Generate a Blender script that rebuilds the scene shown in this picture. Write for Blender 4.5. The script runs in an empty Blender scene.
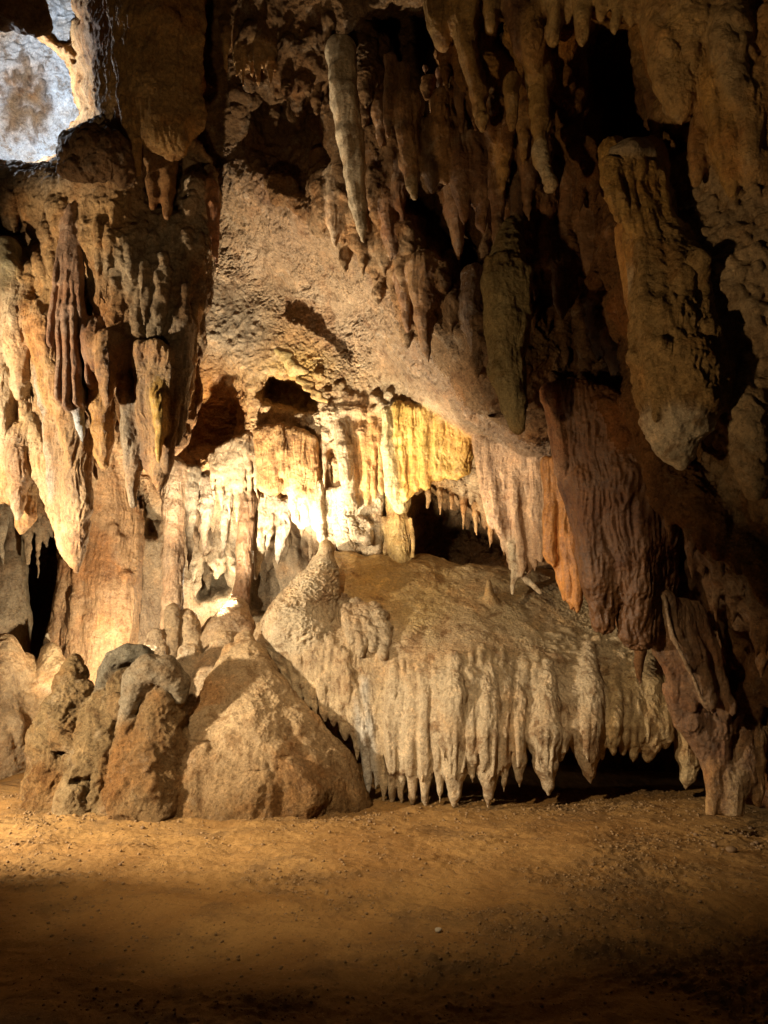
import bpy, math, random
import numpy as np
import openvdb as vdb

# ------------------------------------------------------------------ camera, world, lights, exposure
scene = bpy.context.scene
rad = math.radians
F_PX, CAM_Z, PITCH = 745.0, 1.6, rad(10.0)
SP, CP = math.sin(PITCH), math.cos(PITCH)

def P(px, py, Y):
    """the world point at depth Y (metres ahead) that the photograph shows at pixel px, py"""
    X, U = px - 384.0, 512.0 - py
    s = Y / (F_PX * CP - U * SP)
    return (X * s, Y, CAM_Z + (F_PX * SP + U * CP) * s)

def SC(py, Y):
    """metres per pixel at that depth"""
    return Y / (F_PX * CP - (512.0 - py) * SP)

cam_d = bpy.data.cameras.new("camera")
cam = bpy.data.objects.new("camera", cam_d)
scene.collection.objects.link(cam)
cam.location = (0, 0, CAM_Z)
cam.rotation_euler = (rad(90) + PITCH, 0, 0)
cam_d.sensor_fit = 'VERTICAL'
cam_d.angle = 2 * math.atan(512.0 / F_PX)
cam_d.clip_start, cam_d.clip_end = 0.05, 200
scene.camera = cam

world = bpy.data.worlds.new("World")
scene.world = world
world.use_nodes = True
bg = world.node_tree.nodes["Background"]
bg.inputs[0].default_value = (1.0, 0.70, 0.42, 1)
bg.inputs[1].default_value = 0.006

scene.view_settings.view_transform = 'Standard'
scene.view_settings.look = 'None'
scene.view_settings.exposure = 0.3
scene.view_settings.gamma = 1.0
scene.view_settings.use_curve_mapping = False
scene.cycles.max_bounces = 6
scene.cycles.diffuse_bounces = 3
scene.cycles.glossy_bounces = 2
scene.cycles.sample_clamp_indirect = 6.0
scene.cycles.use_denoising = True
scene.cycles.caustics_reflective = False
scene.cycles.caustics_refractive = False

from mathutils import Vector
def lamp(name, loc, target, watts, color, size=0.08, cone=None, blend=0.6):
    L = bpy.data.lights.new(name, 'SPOT' if cone else 'POINT')
    L.energy, L.color, L.shadow_soft_size = watts, color, size
    if cone:
        L.spot_size, L.spot_blend = rad(cone), blend
    o = bpy.data.objects.new(name, L)
    scene.collection.objects.link(o)
    o.location = loc
    if target is not None:
        o.rotation_euler = (Vector(target) - Vector(loc)).to_track_quat('-Z', 'Y').to_euler()
    return o
WARM, NEUT, COOL = (1.0, 0.70, 0.36), (1.0, 0.86, 0.62), (0.62, 0.80, 1.0)
# hidden show-cave lamps, plus one added fill light
lamp('lamp_main', P(205, 620, 8.75), P(290, 335, 9.6), 1750, (1.0, .88, .66), 0.05, 104, 0.7)
lamp('lamp_shelf', P(380, 592, 8.45), P(445, 480, 9.0), 240, NEUT, 0.05, 92, 0.6)
lamp('lamp_window', P(222, 590, 10.9), None, 30, NEUT, 0.05)
lamp('lamp_back_left', P(130, 690, 8.6), P(120, 500, 10.2), 300, NEUT, 0.05, 150, 0.5)
lamp('lamp_left', (-5.2, 5.2, 1.7), P(205, 705, 8.0), 1900, (1, .84, .60), 0.08, 84, 0.6)
lamp('lamp_left_high', (-5.9, 5.6, 2.8), (-3.9, 7.4, 4.0), 1700, (1, .83, .58), 0.08, 68, 0.6)
lamp('lamp_front', (-2.2, 2.2, 4.4), P(405, 775, 7.7), 1300, (1.0, .77, .47), 0.1, 66, 1.0)
lamp('lamp_dim', (-3.4, 1.8, 1.0), P(700, 125, 5.0), 600, (1, .68, .33), 0.12, 50, 0.9)
lamp('fill_dim_left', (-1.2, 2.0, 1.0), P(190, 120, 6.8), 330, WARM, 0.12, 42, 0.9)  # unseen fill, added to brighten the tan column and the rock near it
lamp('lamp_upper', (-6.7, 9.8, 9.6), None, 1300, (.78, .88, 1.0), 0.1)

# ------------------------------------------------------------------ noise on point arrays
def _hash(ix, iy, iz, seed):
    h = (ix.astype(np.uint32) * np.uint32(374761393) + iy.astype(np.uint32) * np.uint32(668265263)
         + iz.astype(np.uint32) * np.uint32(2147483647 - 61) + np.uint32(seed * 974711 & 0xffffffff))
    h = (h ^ (h >> np.uint32(13))) * np.uint32(1274126177)
    h = (h ^ (h >> np.uint32(15))) * np.uint32(2246822519)
    return h ^ (h >> np.uint32(16))

def noise(p, seed=0):
    i = np.floor(p).astype(np.int64)
    f = (p - i).astype(np.float32)
    u = f * f * f * (f * (f * 6 - 15) + 10)
    out = 0
    for dx in (0, 1):
        wx = u[:, 0] if dx else 1 - u[:, 0]
        for dy in (0, 1):
            wy = wx * (u[:, 1] if dy else 1 - u[:, 1])
            for dz in (0, 1):
                w = wy * (u[:, 2] if dz else 1 - u[:, 2])
                h = _hash(i[:, 0] + dx, i[:, 1] + dy, i[:, 2] + dz, seed)
                gx = ((h & np.uint32(1023)).astype(np.float32) / 511.5 - 1)
                gy = (((h >> np.uint32(10)) & np.uint32(1023)).astype(np.float32) / 511.5 - 1)
                gz = (((h >> np.uint32(20)) & np.uint32(1023)).astype(np.float32) / 511.5 - 1)
                out = out + w * (gx * (f[:, 0] - dx) + gy * (f[:, 1] - dy) + gz * (f[:, 2] - dz))
    return out * 1.25

def fbm(p, octaves=4, seed=0, ridged=False, gain=0.5):
    a, s, t = 1.0, 0.0, 0.0
    for o in range(octaves):
        n = noise(p * (2.03 ** o), seed + o * 17)
        if ridged:
            n = 1 - 2 * np.abs(n) * 1.3
        s = s + a * n
        t += a
        a *= gain
    return s / t

def worley(p, seed=0):
    i = np.floor(p).astype(np.int64)
    f = (p - i).astype(np.float32)
    best = np.full(len(p), 9.0, np.float32)
    for dx in (-1, 0, 1):
        for dy in (-1, 0, 1):
            for dz in (-1, 0, 1):
                h = _hash(i[:, 0] + dx, i[:, 1] + dy, i[:, 2] + dz, seed)
                a = (h & np.uint32(1023)).astype(np.float32) / 1023 + dx - f[:, 0]
                b = ((h >> np.uint32(10)) & np.uint32(1023)).astype(np.float32) / 1023 + dy - f[:, 1]
                c = ((h >> np.uint32(20)) & np.uint32(1023)).astype(np.float32) / 1023 + dz - f[:, 2]
                best = np.minimum(best, a * a + b * b + c * c)
    return np.sqrt(best)

# displacement styles; each thing mixes them
STYLES = ('rock', 'flute', 'popcorn', 'ripple', 'crust', 'smooth')
def style(**k):
    return [k.get(s, 0.0) for s in STYLES]

def displace(p, W):
    """height along the normal for points p and style weights W"""
    d = np.zeros(len(p), np.float32)
    def on(c):
        return np.where(W[:, c] > 0.02)[0]
    i = on(0)
    if len(i):
        q = p[i]
        q = q + 0.12 * np.stack([noise(q * 2.1, 5), noise(q * 2.1, 6), noise(q * 2.1, 7)], 1)
        d[i] += W[i, 0] * (0.075 * fbm(q * 1.6, 3, 11) + 0.045 * fbm(q * 4.5, 3, 21, True) + 0.030 * fbm(q * 15, 3, 31) - 0.05 * np.clip(fbm(q * (5, 5, 7), 3, 33) - .12, 0, .4))
    i = on(1)
    if len(i):
        q = p[i] + 0.05 * np.stack([noise(p[i] * 2.5, 8), noise(p[i] * 2.5, 9), 0 * p[i][:, 0]], 1)
        d[i] += W[i, 1] * (0.030 * fbm(q * (8, 8, 0.7), 3, 41) + 0.014 * fbm(q * (24, 24, 2.4), 2, 51, True)
                           + 0.016 * fbm(q * (7, 7, 5), 3, 61) + 0.007 * fbm(q * 42, 2, 66))
    i = on(2)
    if len(i):
        q = p[i] + 0.03 * np.stack([noise(p[i] * 9, 1), noise(p[i] * 9, 2), noise(p[i] * 9, 3)], 1)
        a, b = worley(q * 11, 71), worley(q * 22, 72)
        d[i] += W[i, 2] * (0.055 * np.sqrt(np.clip(1 - (a / 0.75) ** 2, 0, 1)) - 0.03
                           + 0.022 * np.sqrt(np.clip(1 - (b / 0.75) ** 2, 0, 1)) + 0.05 * noise(q * 3, 73) + 0.01 * fbm(q * 45, 2, 74))
    i = on(3)
    if len(i):
        q = p[i] + 0.05 * np.stack([noise(p[i] * 5, 81), noise(p[i] * 5, 82), noise(p[i] * 5, 83)], 1)
        mo = np.clip(.6 + 2.2 * noise(q * 1.7, 87), .1, 1.4)
        d[i] += W[i, 3] * (0.017 * mo * fbm(q * (16, 16, 26), 2, 84, True) + 0.03 * fbm(q * 3.2, 3, 85) + 0.006 * fbm(q * 40, 2, 86))
    i = on(4)
    if len(i):
        q = p[i] + 0.06 * np.stack([noise(p[i] * 5, 91), noise(p[i] * 5, 92), noise(p[i] * 5, 93)], 1)
        n = fbm(q * (5, 5, 11), 4, 94, gain=.62)
        mo = np.clip(.55 + 2.0 * noise(q * 1.3, 97), .1, 1.5)
        d[i] += W[i, 4] * mo * (-0.15 * np.clip(n - 0.02, 0, 0.45) + 0.03 * fbm(q * 30, 2, 96, True))
    i = on(5)
    if len(i):
        q = p[i]
        d[i] += W[i, 5] * (0.03 * fbm(q * (3.5, 3.5, 2.2), 3, 101) + 0.006 * fbm(q * 24, 3, 102))
    return d

# ------------------------------------------------------------------ materials: one pigment attribute, procedural mottling and bump
def nodes_of(name):
    m = bpy.data.materials.new(name)
    m.use_nodes = True
    nt = m.node_tree
    return m, nt, nt.nodes["Principled BSDF"]

def mk(nt, kind, **inp):
    n = nt.nodes.new(kind)
    for k, v in inp.items():
        if k.startswith('_'):
            setattr(n, k[1:], v)
        else:
            n.inputs[k.replace('__', ' ')].default_value = v
    return n

def mixrgb(nt, a, b, fac, mode='MIX'):
    n = nt.nodes.new('ShaderNodeMix')
    n.data_type, n.blend_type = 'RGBA', mode
    for sock, v in ((n.inputs[6], a), (n.inputs[7], b), (n.inputs[0], fac)):
        if hasattr(v, 'is_output'):
            nt.links.new(v, sock)
        else:
            sock.default_value = v
    return n.outputs[2]

def ramp(nt, src, a, b, lo=0.0, hi=1.0):
    n = nt.nodes.new('ShaderNodeMapRange')
    nt.links.new(src, n.inputs[0])
    for k, v in zip((1, 2, 3, 4), (a, b, lo, hi)):
        n.inputs[k].default_value = v
    return n.outputs[0]

def rock_material(name, rough=(0.55, 0.9), bump=0.6, streak=0.5, stain=0.5, crust=0.4, spec=0.35, grain=1.0, blotch=0.6):
    m, nt, b = nodes_of(name)
    L = nt.links.new
    tc = nt.nodes.new('ShaderNodeNewGeometry').outputs['Position']
    att = mk(nt, 'ShaderNodeAttribute', _attribute_name='pigment').outputs['Color']
    def nz(scale, detail, rough_=0.55, vec=tc, dist=0.0):
        n = mk(nt, 'ShaderNodeTexNoise', Scale=scale, Detail=detail, Roughness=rough_, Distortion=dist)
        L(vec, n.inputs['Vector'])
        return n.outputs['Fac']
    mp = mk(nt, 'ShaderNodeMapping', Scale=(1, 1, 0.1))
    L(tc, mp.inputs[0])
    st = nz(9, 5, 0.6, mp.outputs[0])
    big, mid, fine = nz(1.7, 5, 0.6, dist=0.6), nz(9, 6, 0.65), nz(60, 5, 0.7)
    c = mixrgb(nt, att, (0.66, 0.60, 0.52, 1), ramp(nt, mid, 0.5, 0.85, 1, 0.2), 'MULTIPLY')
    c = mixrgb(nt, att, c, 0.7)
    # rusty staining and vertical mineral streaks
    rust = mixrgb(nt, att, (0.82, 0.48, 0.19, 1), 1.0, 'MULTIPLY')
    c = mixrgb(nt, c, rust, ramp(nt, big, 0.5, 0.68, 0, stain))
    dark = mixrgb(nt, c, (0.35, 0.26, 0.19, 1), 1.0, 'MULTIPLY')
    c = mixrgb(nt, c, dark, ramp(nt, st, 0.53, 0.70, 0, streak))
    # pale calcite crust, dark mineral specks
    pale = mixrgb(nt, c, (0.62, 0.54, 0.42, 1), 0.45)
    c = mixrgb(nt, c, pale, ramp(nt, nz(5, 7, 0.72, dist=0.4), 0.55, 0.68, 0, crust))
    c = mixrgb(nt, c, mixrgb(nt, c, (0.30, 0.24, 0.2, 1), 1.0, 'MULTIPLY'), ramp(nt, nz(26, 6, 0.78), 0.55, 0.68, 0, 0.8))
    c = mixrgb(nt, c, mixrgb(nt, c, (1.35, 1.3, 1.25, 1), 1.0, 'MULTIPLY'), ramp(nt, fine, 0.45, 0.75))
    blot = nz(3.6, 9, 0.74, dist=0.5)
    c = mixrgb(nt, c, mixrgb(nt, c, (0.45, 0.33, 0.22, 1), 1.0, 'MULTIPLY'), ramp(nt, blot, 0.54, 0.62, 0, blotch))
    c = mixrgb(nt, c, mixrgb(nt, c, (1.5, 1.45, 1.4, 1), 1.0, 'MULTIPLY'), ramp(nt, blot, 0.46, 0.38, 0, blotch))
    fl = nz(33, 6, 0.8, dist=0.2)
    c = mixrgb(nt, c, mixrgb(nt, c, (0.42, 0.33, 0.25, 1), 1.0, 'MULTIPLY'), ramp(nt, fl, 0.53, 0.64, 0, .7))
    c = mixrgb(nt, c, mixrgb(nt, c, (1.55, 1.5, 1.42, 1), 1.0, 'MULTIPLY'), ramp(nt, fl, 0.47, 0.37, 0, .7))
    L(c, b.inputs['Base Color'])
    L(ramp(nt, big, 0.35, 0.65, rough[0], rough[1]), b.inputs['Roughness'])
    b.inputs['Specular IOR Level'].default_value = spec
    bp = mk(nt, 'ShaderNodeBump', Strength=bump, Distance=0.05 * grain)
    L(mid, bp.inputs['Height'])
    bp2 = mk(nt, 'ShaderNodeBump', Strength=bump, Distance=0.02 * grain)
    L(fine, bp2.inputs['Height'])
    L(bp.outputs[0], bp2.inputs['Normal'])
    bp3 = mk(nt, 'ShaderNodeBump', Strength=bump, Distance=0.06 * grain)
    L(nz(24, 7, 0.74, dist=0.3), bp3.inputs['Height'])
    L(bp2.outputs[0], bp3.inputs['Normal'])
    L(bp3.outputs[0], b.inputs['Normal'])
    return m

MAT = {
    'rock': rock_material('rough_limestone', rough=(0.78, 0.95), crust=.22, bump=.75, spec=0.12),
    'flow': rock_material('flowstone', rough=(0.3, 0.68), bump=0.65, streak=0.55, stain=0.5, crust=0.35, spec=0.5, grain=0.7),
    'wet': rock_material('wet_flowstone', rough=(0.35, 0.65), bump=0.35, streak=0.6, stain=0.4, crust=0.06, spec=0.45, grain=0.7),
    'popcorn': rock_material('cave_popcorn', rough=(0.6, 0.9), bump=0.6, streak=0.1, stain=0.4, crust=0.4, spec=0.3),
    'pale': rock_material('pale_calcite', rough=(0.34, 0.75), bump=0.65, streak=0.35, stain=0.35, crust=0.4, spec=0.4, grain=0.9, blotch=.85),
}

# ------------------------------------------------------------------ things
SPEC = []
def new(name, label=None, cat=None, pig=(0.3, 0.2, 0.1), st=None, mat='flow', group=None, parent=None, kind=None):
    SPEC.append(dict(name=name, label=label, cat=cat, pig=pig, st=st or style(flute=1), mat=mat, group=group,
                     parent=parent, kind=kind, ob=None))
    return len(SPEC) - 1

def finish(o, s):
    if s['kind']:
        o['kind'] = s['kind']
    if s['label']:
        o['label'] = s['label']
    if s['cat'] and s['parent'] is None:
        o['category'] = s['cat']
    if s['group']:
        o['group'] = s['group']
    if s['parent'] is not None:
        pa = SPEC[s['parent']]['ob']
        o.parent = pa
        o.matrix_parent_inverse = pa.matrix_world.inverted()

def link_mesh(name, co, faces, mat, pig=None, nrm=None, origin=None, smooth=True):
    me = bpy.data.meshes.new(name)
    k = faces.shape[1]
    org = np.array(origin if origin is not None else (0, 0, 0), np.float32)
    me.vertices.add(len(co))
    me.vertices.foreach_set('co', (co - org).astype(np.float32).ravel())
    me.loops.add(faces.size)
    me.loops.foreach_set('vertex_index', faces.astype(np.int32).ravel())
    me.polygons.add(len(faces))
    me.polygons.foreach_set('loop_start', np.arange(0, faces.size, k, dtype=np.int32))
    me.update(calc_edges=True)
    me.validate()
    if smooth:
        me.polygons.foreach_set('use_smooth', np.ones(len(me.polygons), bool))
    if pig is not None:
        at = me.attributes.new('pigment', 'FLOAT_COLOR', 'POINT')
        at.data.foreach_set('color', np.concatenate([pig, np.ones((len(pig), 1))], 1).astype(np.float32).ravel())
    if nrm is not None and len(me.vertices) == len(nrm):
        me.normals_split_custom_set_from_vertices(nrm.tolist())
    me.materials.append(mat)
    o = bpy.data.objects.new(name, me)
    o.location = org
    scene.collection.objects.link(o)
    return o

# ------------------------------------------------------------------ depth of a rock face over the picture, from control points
G0, GS = -260.0, 4.0
GN = 330                                     # covers pixels -260 .. 1060 both ways (plus)
_gx = G0 + GS * np.arange(GN)
def tps(ctrl):
    c = np.array(ctrl, float)
    xy = c[:, :2] / 300.0
    n = len(c)
    def U(r2):
        return np.where(r2 > 1e-9, 0.5 * r2 * np.log(np.maximum(r2, 1e-9)), 0)
    K = U(((xy[:, None] - xy[None]) ** 2).sum(2)) + 2e-4 * np.eye(n)
    A = np.zeros((n + 3, n + 3))
    A[:n, :n] = K
    A[:n, n] = 1
    A[:n, n + 1:] = xy
    A[n:, :n] = A[:n, n:].T
    w = np.linalg.solve(A, np.concatenate([c[:, 2], np.zeros(3)]))
    gx, gy = np.meshgrid(_gx / 300, _gx / 300, indexing='ij')
    out = w[n] + w[n + 1] * gx + w[n + 2] * gy
    for i in range(n):
        out = out + w[i] * U((gx - xy[i, 0]) ** 2 + (gy - xy[i, 1]) ** 2)
    return out

def poly_sdf(poly):
    """signed pixel distance to a polygon (negative inside) over the picture grid"""
    gx, gy = np.meshgrid(_gx, _gx, indexing='ij')
    d = np.full(gx.shape, 1e9)
    s = np.ones(gx.shape)
    n = len(poly)
    for i in range(n):
        (x0, y0), (x1, y1) = poly[i], poly[(i + 1) % n]
        ex, ey = x1 - x0, y1 - y0
        wx, wy = gx - x0, gy - y0
        t = np.clip((wx * ex + wy * ey) / (ex * ex + ey * ey), 0, 1)
        d = np.minimum(d, (wx - ex * t) ** 2 + (wy - ey * t) ** 2)
        c1, c2, c3 = gy >= y0, gy < y1, ex * wy > ey * wx
        s = np.where((c1 & c2 & c3) | (~c1 & ~c2 & ~c3), -s, s)
    return s * np.sqrt(d)

_jx, _jy = np.meshgrid(_gx, _gx, indexing='ij')
_jp = np.stack([_jx.ravel(), _jy.ravel(), 0 * _jx.ravel() + .5], 1)
RAG = (8 * noise(_jp / 26, 501) + 5 * noise(_jp / 11, 502)).reshape(_jx.shape)
def carve(D, poly, depth, soft, rag=1.0):
    t = np.clip(0.5 - (poly_sdf(poly) + rag * RAG) / (2 * soft), 0, 1)
    return D + depth * t * t * (3 - 2 * t)

def sample(M, px, py):
    x = np.clip((px - G0) / GS, 0, GN - 1.001)
    y = np.clip((py - G0) / GS, 0, GN - 1.001)
    i, j = x.astype(np.int32), y.astype(np.int32)
    a, b = (x - i).astype(np.float32), (y - j).astype(np.float32)
    M = M.astype(np.float32)
    return (M[i, j] * (1 - a) + M[i + 1, j] * a) * (1 - b) + (M[i, j + 1] * (1 - a) + M[i + 1, j + 1] * a) * b

def project(x, y, z):
    zz = z - CAM_Z
    fwd = y * CP + zz * SP
    up = -y * SP + zz * CP
    fwd = np.maximum(fwd, 0.2)
    return 384 + F_PX * x / fwd, 512 - F_PX * up / fwd

class Face:
    """a rock face of real depth: front surface D, thickness, optional outline"""
    def __init__(s, D, thick, outline=None, edge=25.0, bulge=0.5, pigs=(), stys=()):
        s.thick = thick
        s.mask = None
        if outline is not None:
            s.mask = poly_sdf(outline) + .8 * RAG
            t = np.clip(1 + s.mask / edge, 0, 1)
            D = D + bulge * (1 - np.sqrt(np.clip(1 - t * t, 0, 1)))
        s.D = D
        gx, gy = np.gradient(D, GS)
        g = np.sqrt(gx ** 2 + gy ** 2) * F_PX / np.maximum(D, 1)
        s.inv = 1 / np.sqrt(1 + np.minimum(g, 6) ** 2)
        s.pigs, s.stys = pigs, stys
    def at(s, px, py):
        return float(sample(s.D, np.array([px], float), np.array([py], float))[0])
    def dist(s, x, y, z):
        px, py = project(x, y, z)
        D = sample(s.D, px, py)
        f = (D - y) * sample(s.inv, px, py)
        f = np.maximum(f, (y - D - s.thick))
        if s.mask is not None:
            f = np.maximum(f, sample(s.mask, px, py) * (y / F_PX))
        return f
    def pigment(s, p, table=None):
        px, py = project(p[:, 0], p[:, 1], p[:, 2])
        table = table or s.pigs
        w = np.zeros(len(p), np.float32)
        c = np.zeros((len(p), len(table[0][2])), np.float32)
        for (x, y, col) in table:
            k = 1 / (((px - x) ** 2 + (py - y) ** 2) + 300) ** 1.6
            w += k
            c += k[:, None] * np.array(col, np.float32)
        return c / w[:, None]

def normals(co, q):
    n = np.cross(co[q[:, 2]] - co[q[:, 0]], co[q[:, 3]] - co[q[:, 1]])
    out = np.zeros((len(co), 3))
    for c in range(3):
        out[:, c] = np.bincount(q.T.ravel(), np.tile(n[:, c], 4), minlength=len(co))
    return (out / np.maximum(np.linalg.norm(out, axis=1), 1e-12)[:, None]).astype(np.float32)

def refine(co, q, fid, A):
    n, f = len(co), len(q)
    X = np.concatenate([co, A], 1).astype(np.float64)
    e = np.stack([q, np.roll(q, -1, 1)], 2).reshape(-1, 2)          # face-major, four edges each
    key = np.minimum(e[:, 0], e[:, 1]) * n + np.maximum(e[:, 0], e[:, 1])
    uk, inv = np.unique(key, return_inverse=True)
    ea, eb, m = uk // n, uk % n, len(uk)
    fp = X[q].mean(1)
    fpe = np.repeat(fp, 4, 0)
    cnt = np.bincount(inv, minlength=m)
    mid = 0.5 * (X[ea] + X[eb])
    ep = mid.copy()
    P_ = X.copy()
    val = np.bincount(q.ravel(), minlength=n).astype(float)
    ii = cnt == 2
    bnd = np.zeros(n, bool)
    bnd[ea[cnt == 1]] = True
    bnd[eb[cnt == 1]] = True
    odd = cnt > 2
    bnd[ea[odd]] = True
    bnd[eb[odd]] = True
    ok = ~bnd & (val > 2)
    for c in range(3):
        sf = np.bincount(inv, fpe[:, c], minlength=m)
        ep[ii, c] = 0.25 * (2 * mid[ii, c] + sf[ii])
        Fv = np.bincount(q.ravel(), np.repeat(fp[:, c], 4), minlength=n)
        Rv = np.bincount(ea, mid[:, c], minlength=n) + np.bincount(eb, mid[:, c], minlength=n)
        v = np.maximum(val, 1)
        P_[ok, c] = ((Fv / v + 2 * Rv / v + (v - 3) * X[:, c]) / v)[ok]
    Y = np.concatenate([P_, ep, fp])
    ei = n + inv.reshape(f, 4)
    fi = n + m + np.arange(f)
    nq = np.stack([np.stack([q[:, k], ei[:, k], fi, ei[:, k - 1]], 1) for k in range(4)], 1).reshape(-1, 4)
    return Y[:, :3], nq, np.repeat(fid, 4), Y[:, 3:]

# ------------------------------------------------------------------ a cluster of rock grown on one grid and cut into its things
class Cluster:
    def __init__(s, lo, hi, vox, keep=None):
        s.lo, s.vox = np.array(lo, float), vox
        n = np.ceil((np.array(hi) - s.lo) / vox).astype(int) + 1
        s.ax = [s.lo[i] + vox * np.arange(n[i]) for i in range(3)]
        s.F = np.full(n, 0.5, np.float32)
        s.R = np.full(n, 0.5, np.float32)
        s.I = np.full(n, -1, np.int16)
        s.T = np.full(n, 0.3, np.float16)            # how thick the limb is there
        s.keep = keep
        s.faces = {}
    def _sl(s, lo, hi):
        sl = []
        for i in range(3):
            a = int(max(0, np.floor((lo[i] - s.lo[i]) / s.vox)))
            b = int(min(len(s.ax[i]), np.ceil((hi[i] - s.lo[i]) / s.vox) + 1))
            if b <= a:
                return None
            sl.append(slice(a, b))
        return tuple(sl)
    def _add(s, sl, d, oid, k, bias=0.0, thick=0.3):
        R, I, F = s.R[sl], s.I[sl], s.F[sl]
        m = d - bias < R
        R[m] = (d - bias)[m]
        I[m] = oid
        s.T[sl][m] = thick[m] if isinstance(thick, np.ndarray) else thick
        if k > 0:
            h = np.clip(0.5 + 0.5 * (F - d) / k, 0, 1)
            F[...] = F * (1 - h) + d * h - k * h * (1 - h)
        else:
            F[...] = np.minimum(F, d)
    def face(s, oid, fc):
        s.faces[oid] = fc
        for a in range(0, len(s.ax[0]), 24):
            sl = (slice(a, min(a + 24, len(s.ax[0]))), slice(None), slice(None))
            x, y, z = np.meshgrid(s.ax[0][sl[0]], s.ax[1], s.ax[2], indexing='ij')
            s._add(sl, fc.dist(x, y, z).astype(np.float32), oid, 0)
    def seg(s, oid, a, b, ra, rb, k, flat=1.0):
        a, b = np.array(a), np.array(b)
        m = max(ra, rb) + k + 2.5 * s.vox
        sl = s._sl(np.minimum(a, b) - m, np.maximum(a, b) + m)
        if sl is None:
            return
        x = s.ax[0][sl[0]][:, None, None]
        y = s.ax[1][sl[1]][None, :, None]
        z = s.ax[2][sl[2]][None, None, :]
        e = b - a
        wx, wy, wz = x - a[0], y - a[1], z - a[2]
        t = np.clip((wx * e[0] + wy * e[1] + wz * e[2]) / (e @ e + 1e-9), 0, 1)
        d = np.sqrt((wx - t * e[0]) ** 2 + ((wy - t * e[1]) / flat) ** 2 + (wz - t * e[2]) ** 2) - (ra + (rb - ra) * t)
        s._add(sl, d.astype(np.float32), oid, k, 0.0, ra + (rb - ra) * t)
    def chain(s, oid, pts, k=0.05, flat=1.0):
        """a tapered limb of rock through (px, py, depth, radius in px)"""
        q = [(P(p[0], p[1], p[2]), p[3] * SC(p[1], p[2])) for p in pts]
        for (a, ra), (b, rb) in zip(q[:-1], q[1:]):
            s.seg(oid, a, b, ra, rb, k, flat)
    def blob(s, oid, px, py, Y, r, k=0.08):
        c = np.array(P(px, py, Y))
        r = np.array(r, float)
        m = r + k + 2 * s.vox
        sl = s._sl(c - m, c + m)
        if sl is None:
            return
        x = (s.ax[0][sl[0]][:, None, None] - c[0]) / r[0]
        y = (s.ax[1][sl[1]][None, :, None] - c[1]) / r[1]
        z = (s.ax[2][sl[2]][None, None, :] - c[2]) / r[2]
        q = np.sqrt(x * x + y * y + z * z)
        s._add(sl, ((q - 1) * r.min() * np.where(q < 1, 1, 1)).astype(np.float32), oid, k, 0.0, float(r.min()))
    def curtain(s, oid, top, bot, n, r, k=0.03, seed=0, jag=0.0, flat=1.0, tip=0.5):
        """a drapery: ribs of rock side by side from a top line to a ragged lower line, (px, py, depth)"""
        rng = random.Random(seed)
        top, bot = np.array(top, float), np.array(bot, float)
        def along(L, u):
            t = np.linspace(0, 1, len(L))
            return np.array([np.interp(u, t, L[:, c]) for c in range(3)])
        for i in range(n):
            u = i / max(1, n - 1)
            a, b = along(top, u), along(bot, u)
            b = b.copy()
            b[1] += jag * rng.uniform(-1, 1)
            rr = r * rng.uniform(0.75, 1.25)
            dy = rng.uniform(-1, 1) * 0.05
            m = 0.5 * (a + b)
            s.chain(oid, [(a[0], a[1], a[2], rr), (m[0] + rng.uniform(-1, 1), m[1], m[2] + dy, rr * 0.95),
                          (b[0], b[1] - (b[1] - m[1]) * 0.15, b[2] + dy, rr * 0.8), (b[0], b[1], b[2] + dy, rr * tip)], k, flat)
    def ribs(s, oid, at, poly, n, ln, w, seed, proud=0.25, free=0.35, k=0.03, lean=0.0):
        """drip ribs that run down a rock face and let go of it near their tips"""
        rng = random.Random(seed)
        xs_, ys_ = [q[0] for q in poly], [q[1] for q in poly]
        def hit(x, y):
            c = False
            for i in range(len(poly)):
                (x0, y0), (x1, y1) = poly[i], poly[i - 1]
                if (y0 > y) != (y1 > y) and x < (x1 - x0) * (y - y0) / (y1 - y0) + x0:
                    c = not c
            return c
        done = 0
        while done < n:
            x, y = rng.uniform(min(xs_), max(xs_)), rng.uniform(min(ys_), max(ys_))
            if not hit(x, y):
                continue
            done += 1
            h, ww = rng.uniform(*ln), rng.uniform(*w) * rng.uniform(.7, 1.1)
            pts, Yp = [], None
            for t, f in ((0, .5), (.2, 1), (.5, .9), (.8, .6), (1, .22)):
                xx, yy = x + lean * h * t + rng.uniform(-.2, .2) * ww, y + h * t
                Y = at(xx, yy) + ww * SC(yy, 8) * (0.6 if t == 0 else -proud)
                if t > 1 - free and Yp is not None:
                    Y = min(Y, Yp)
                Yp = Y
                pts.append((xx, yy, Y, max(.7, ww * f)))
            s.chain(oid, pts, k)
    def cut(s, px, py, Y, r, k=0.04):
        c = np.array(P(px, py, Y)); r = np.array(r, float)
        sl = s._sl(c - r - 0.1, c + r + 0.1)
        if sl is None:
            return
        x = (s.ax[0][sl[0]][:, None, None] - c[0]) / r[0]
        y = (s.ax[1][sl[1]][None, :, None] - c[1]) / r[1]
        z = (s.ax[2][sl[2]][None, None, :] - c[2]) / r[2]
        d = (-(np.sqrt(x * x + y * y + z * z) - 1) * r.min()).astype(np.float32)
        F = s.F[sl]
        h = np.clip(0.5 - 0.5 * (F - d) / k, 0, 1)
        F[...] = F * (1 - h) + d * h + k * h * (1 - h)
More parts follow.
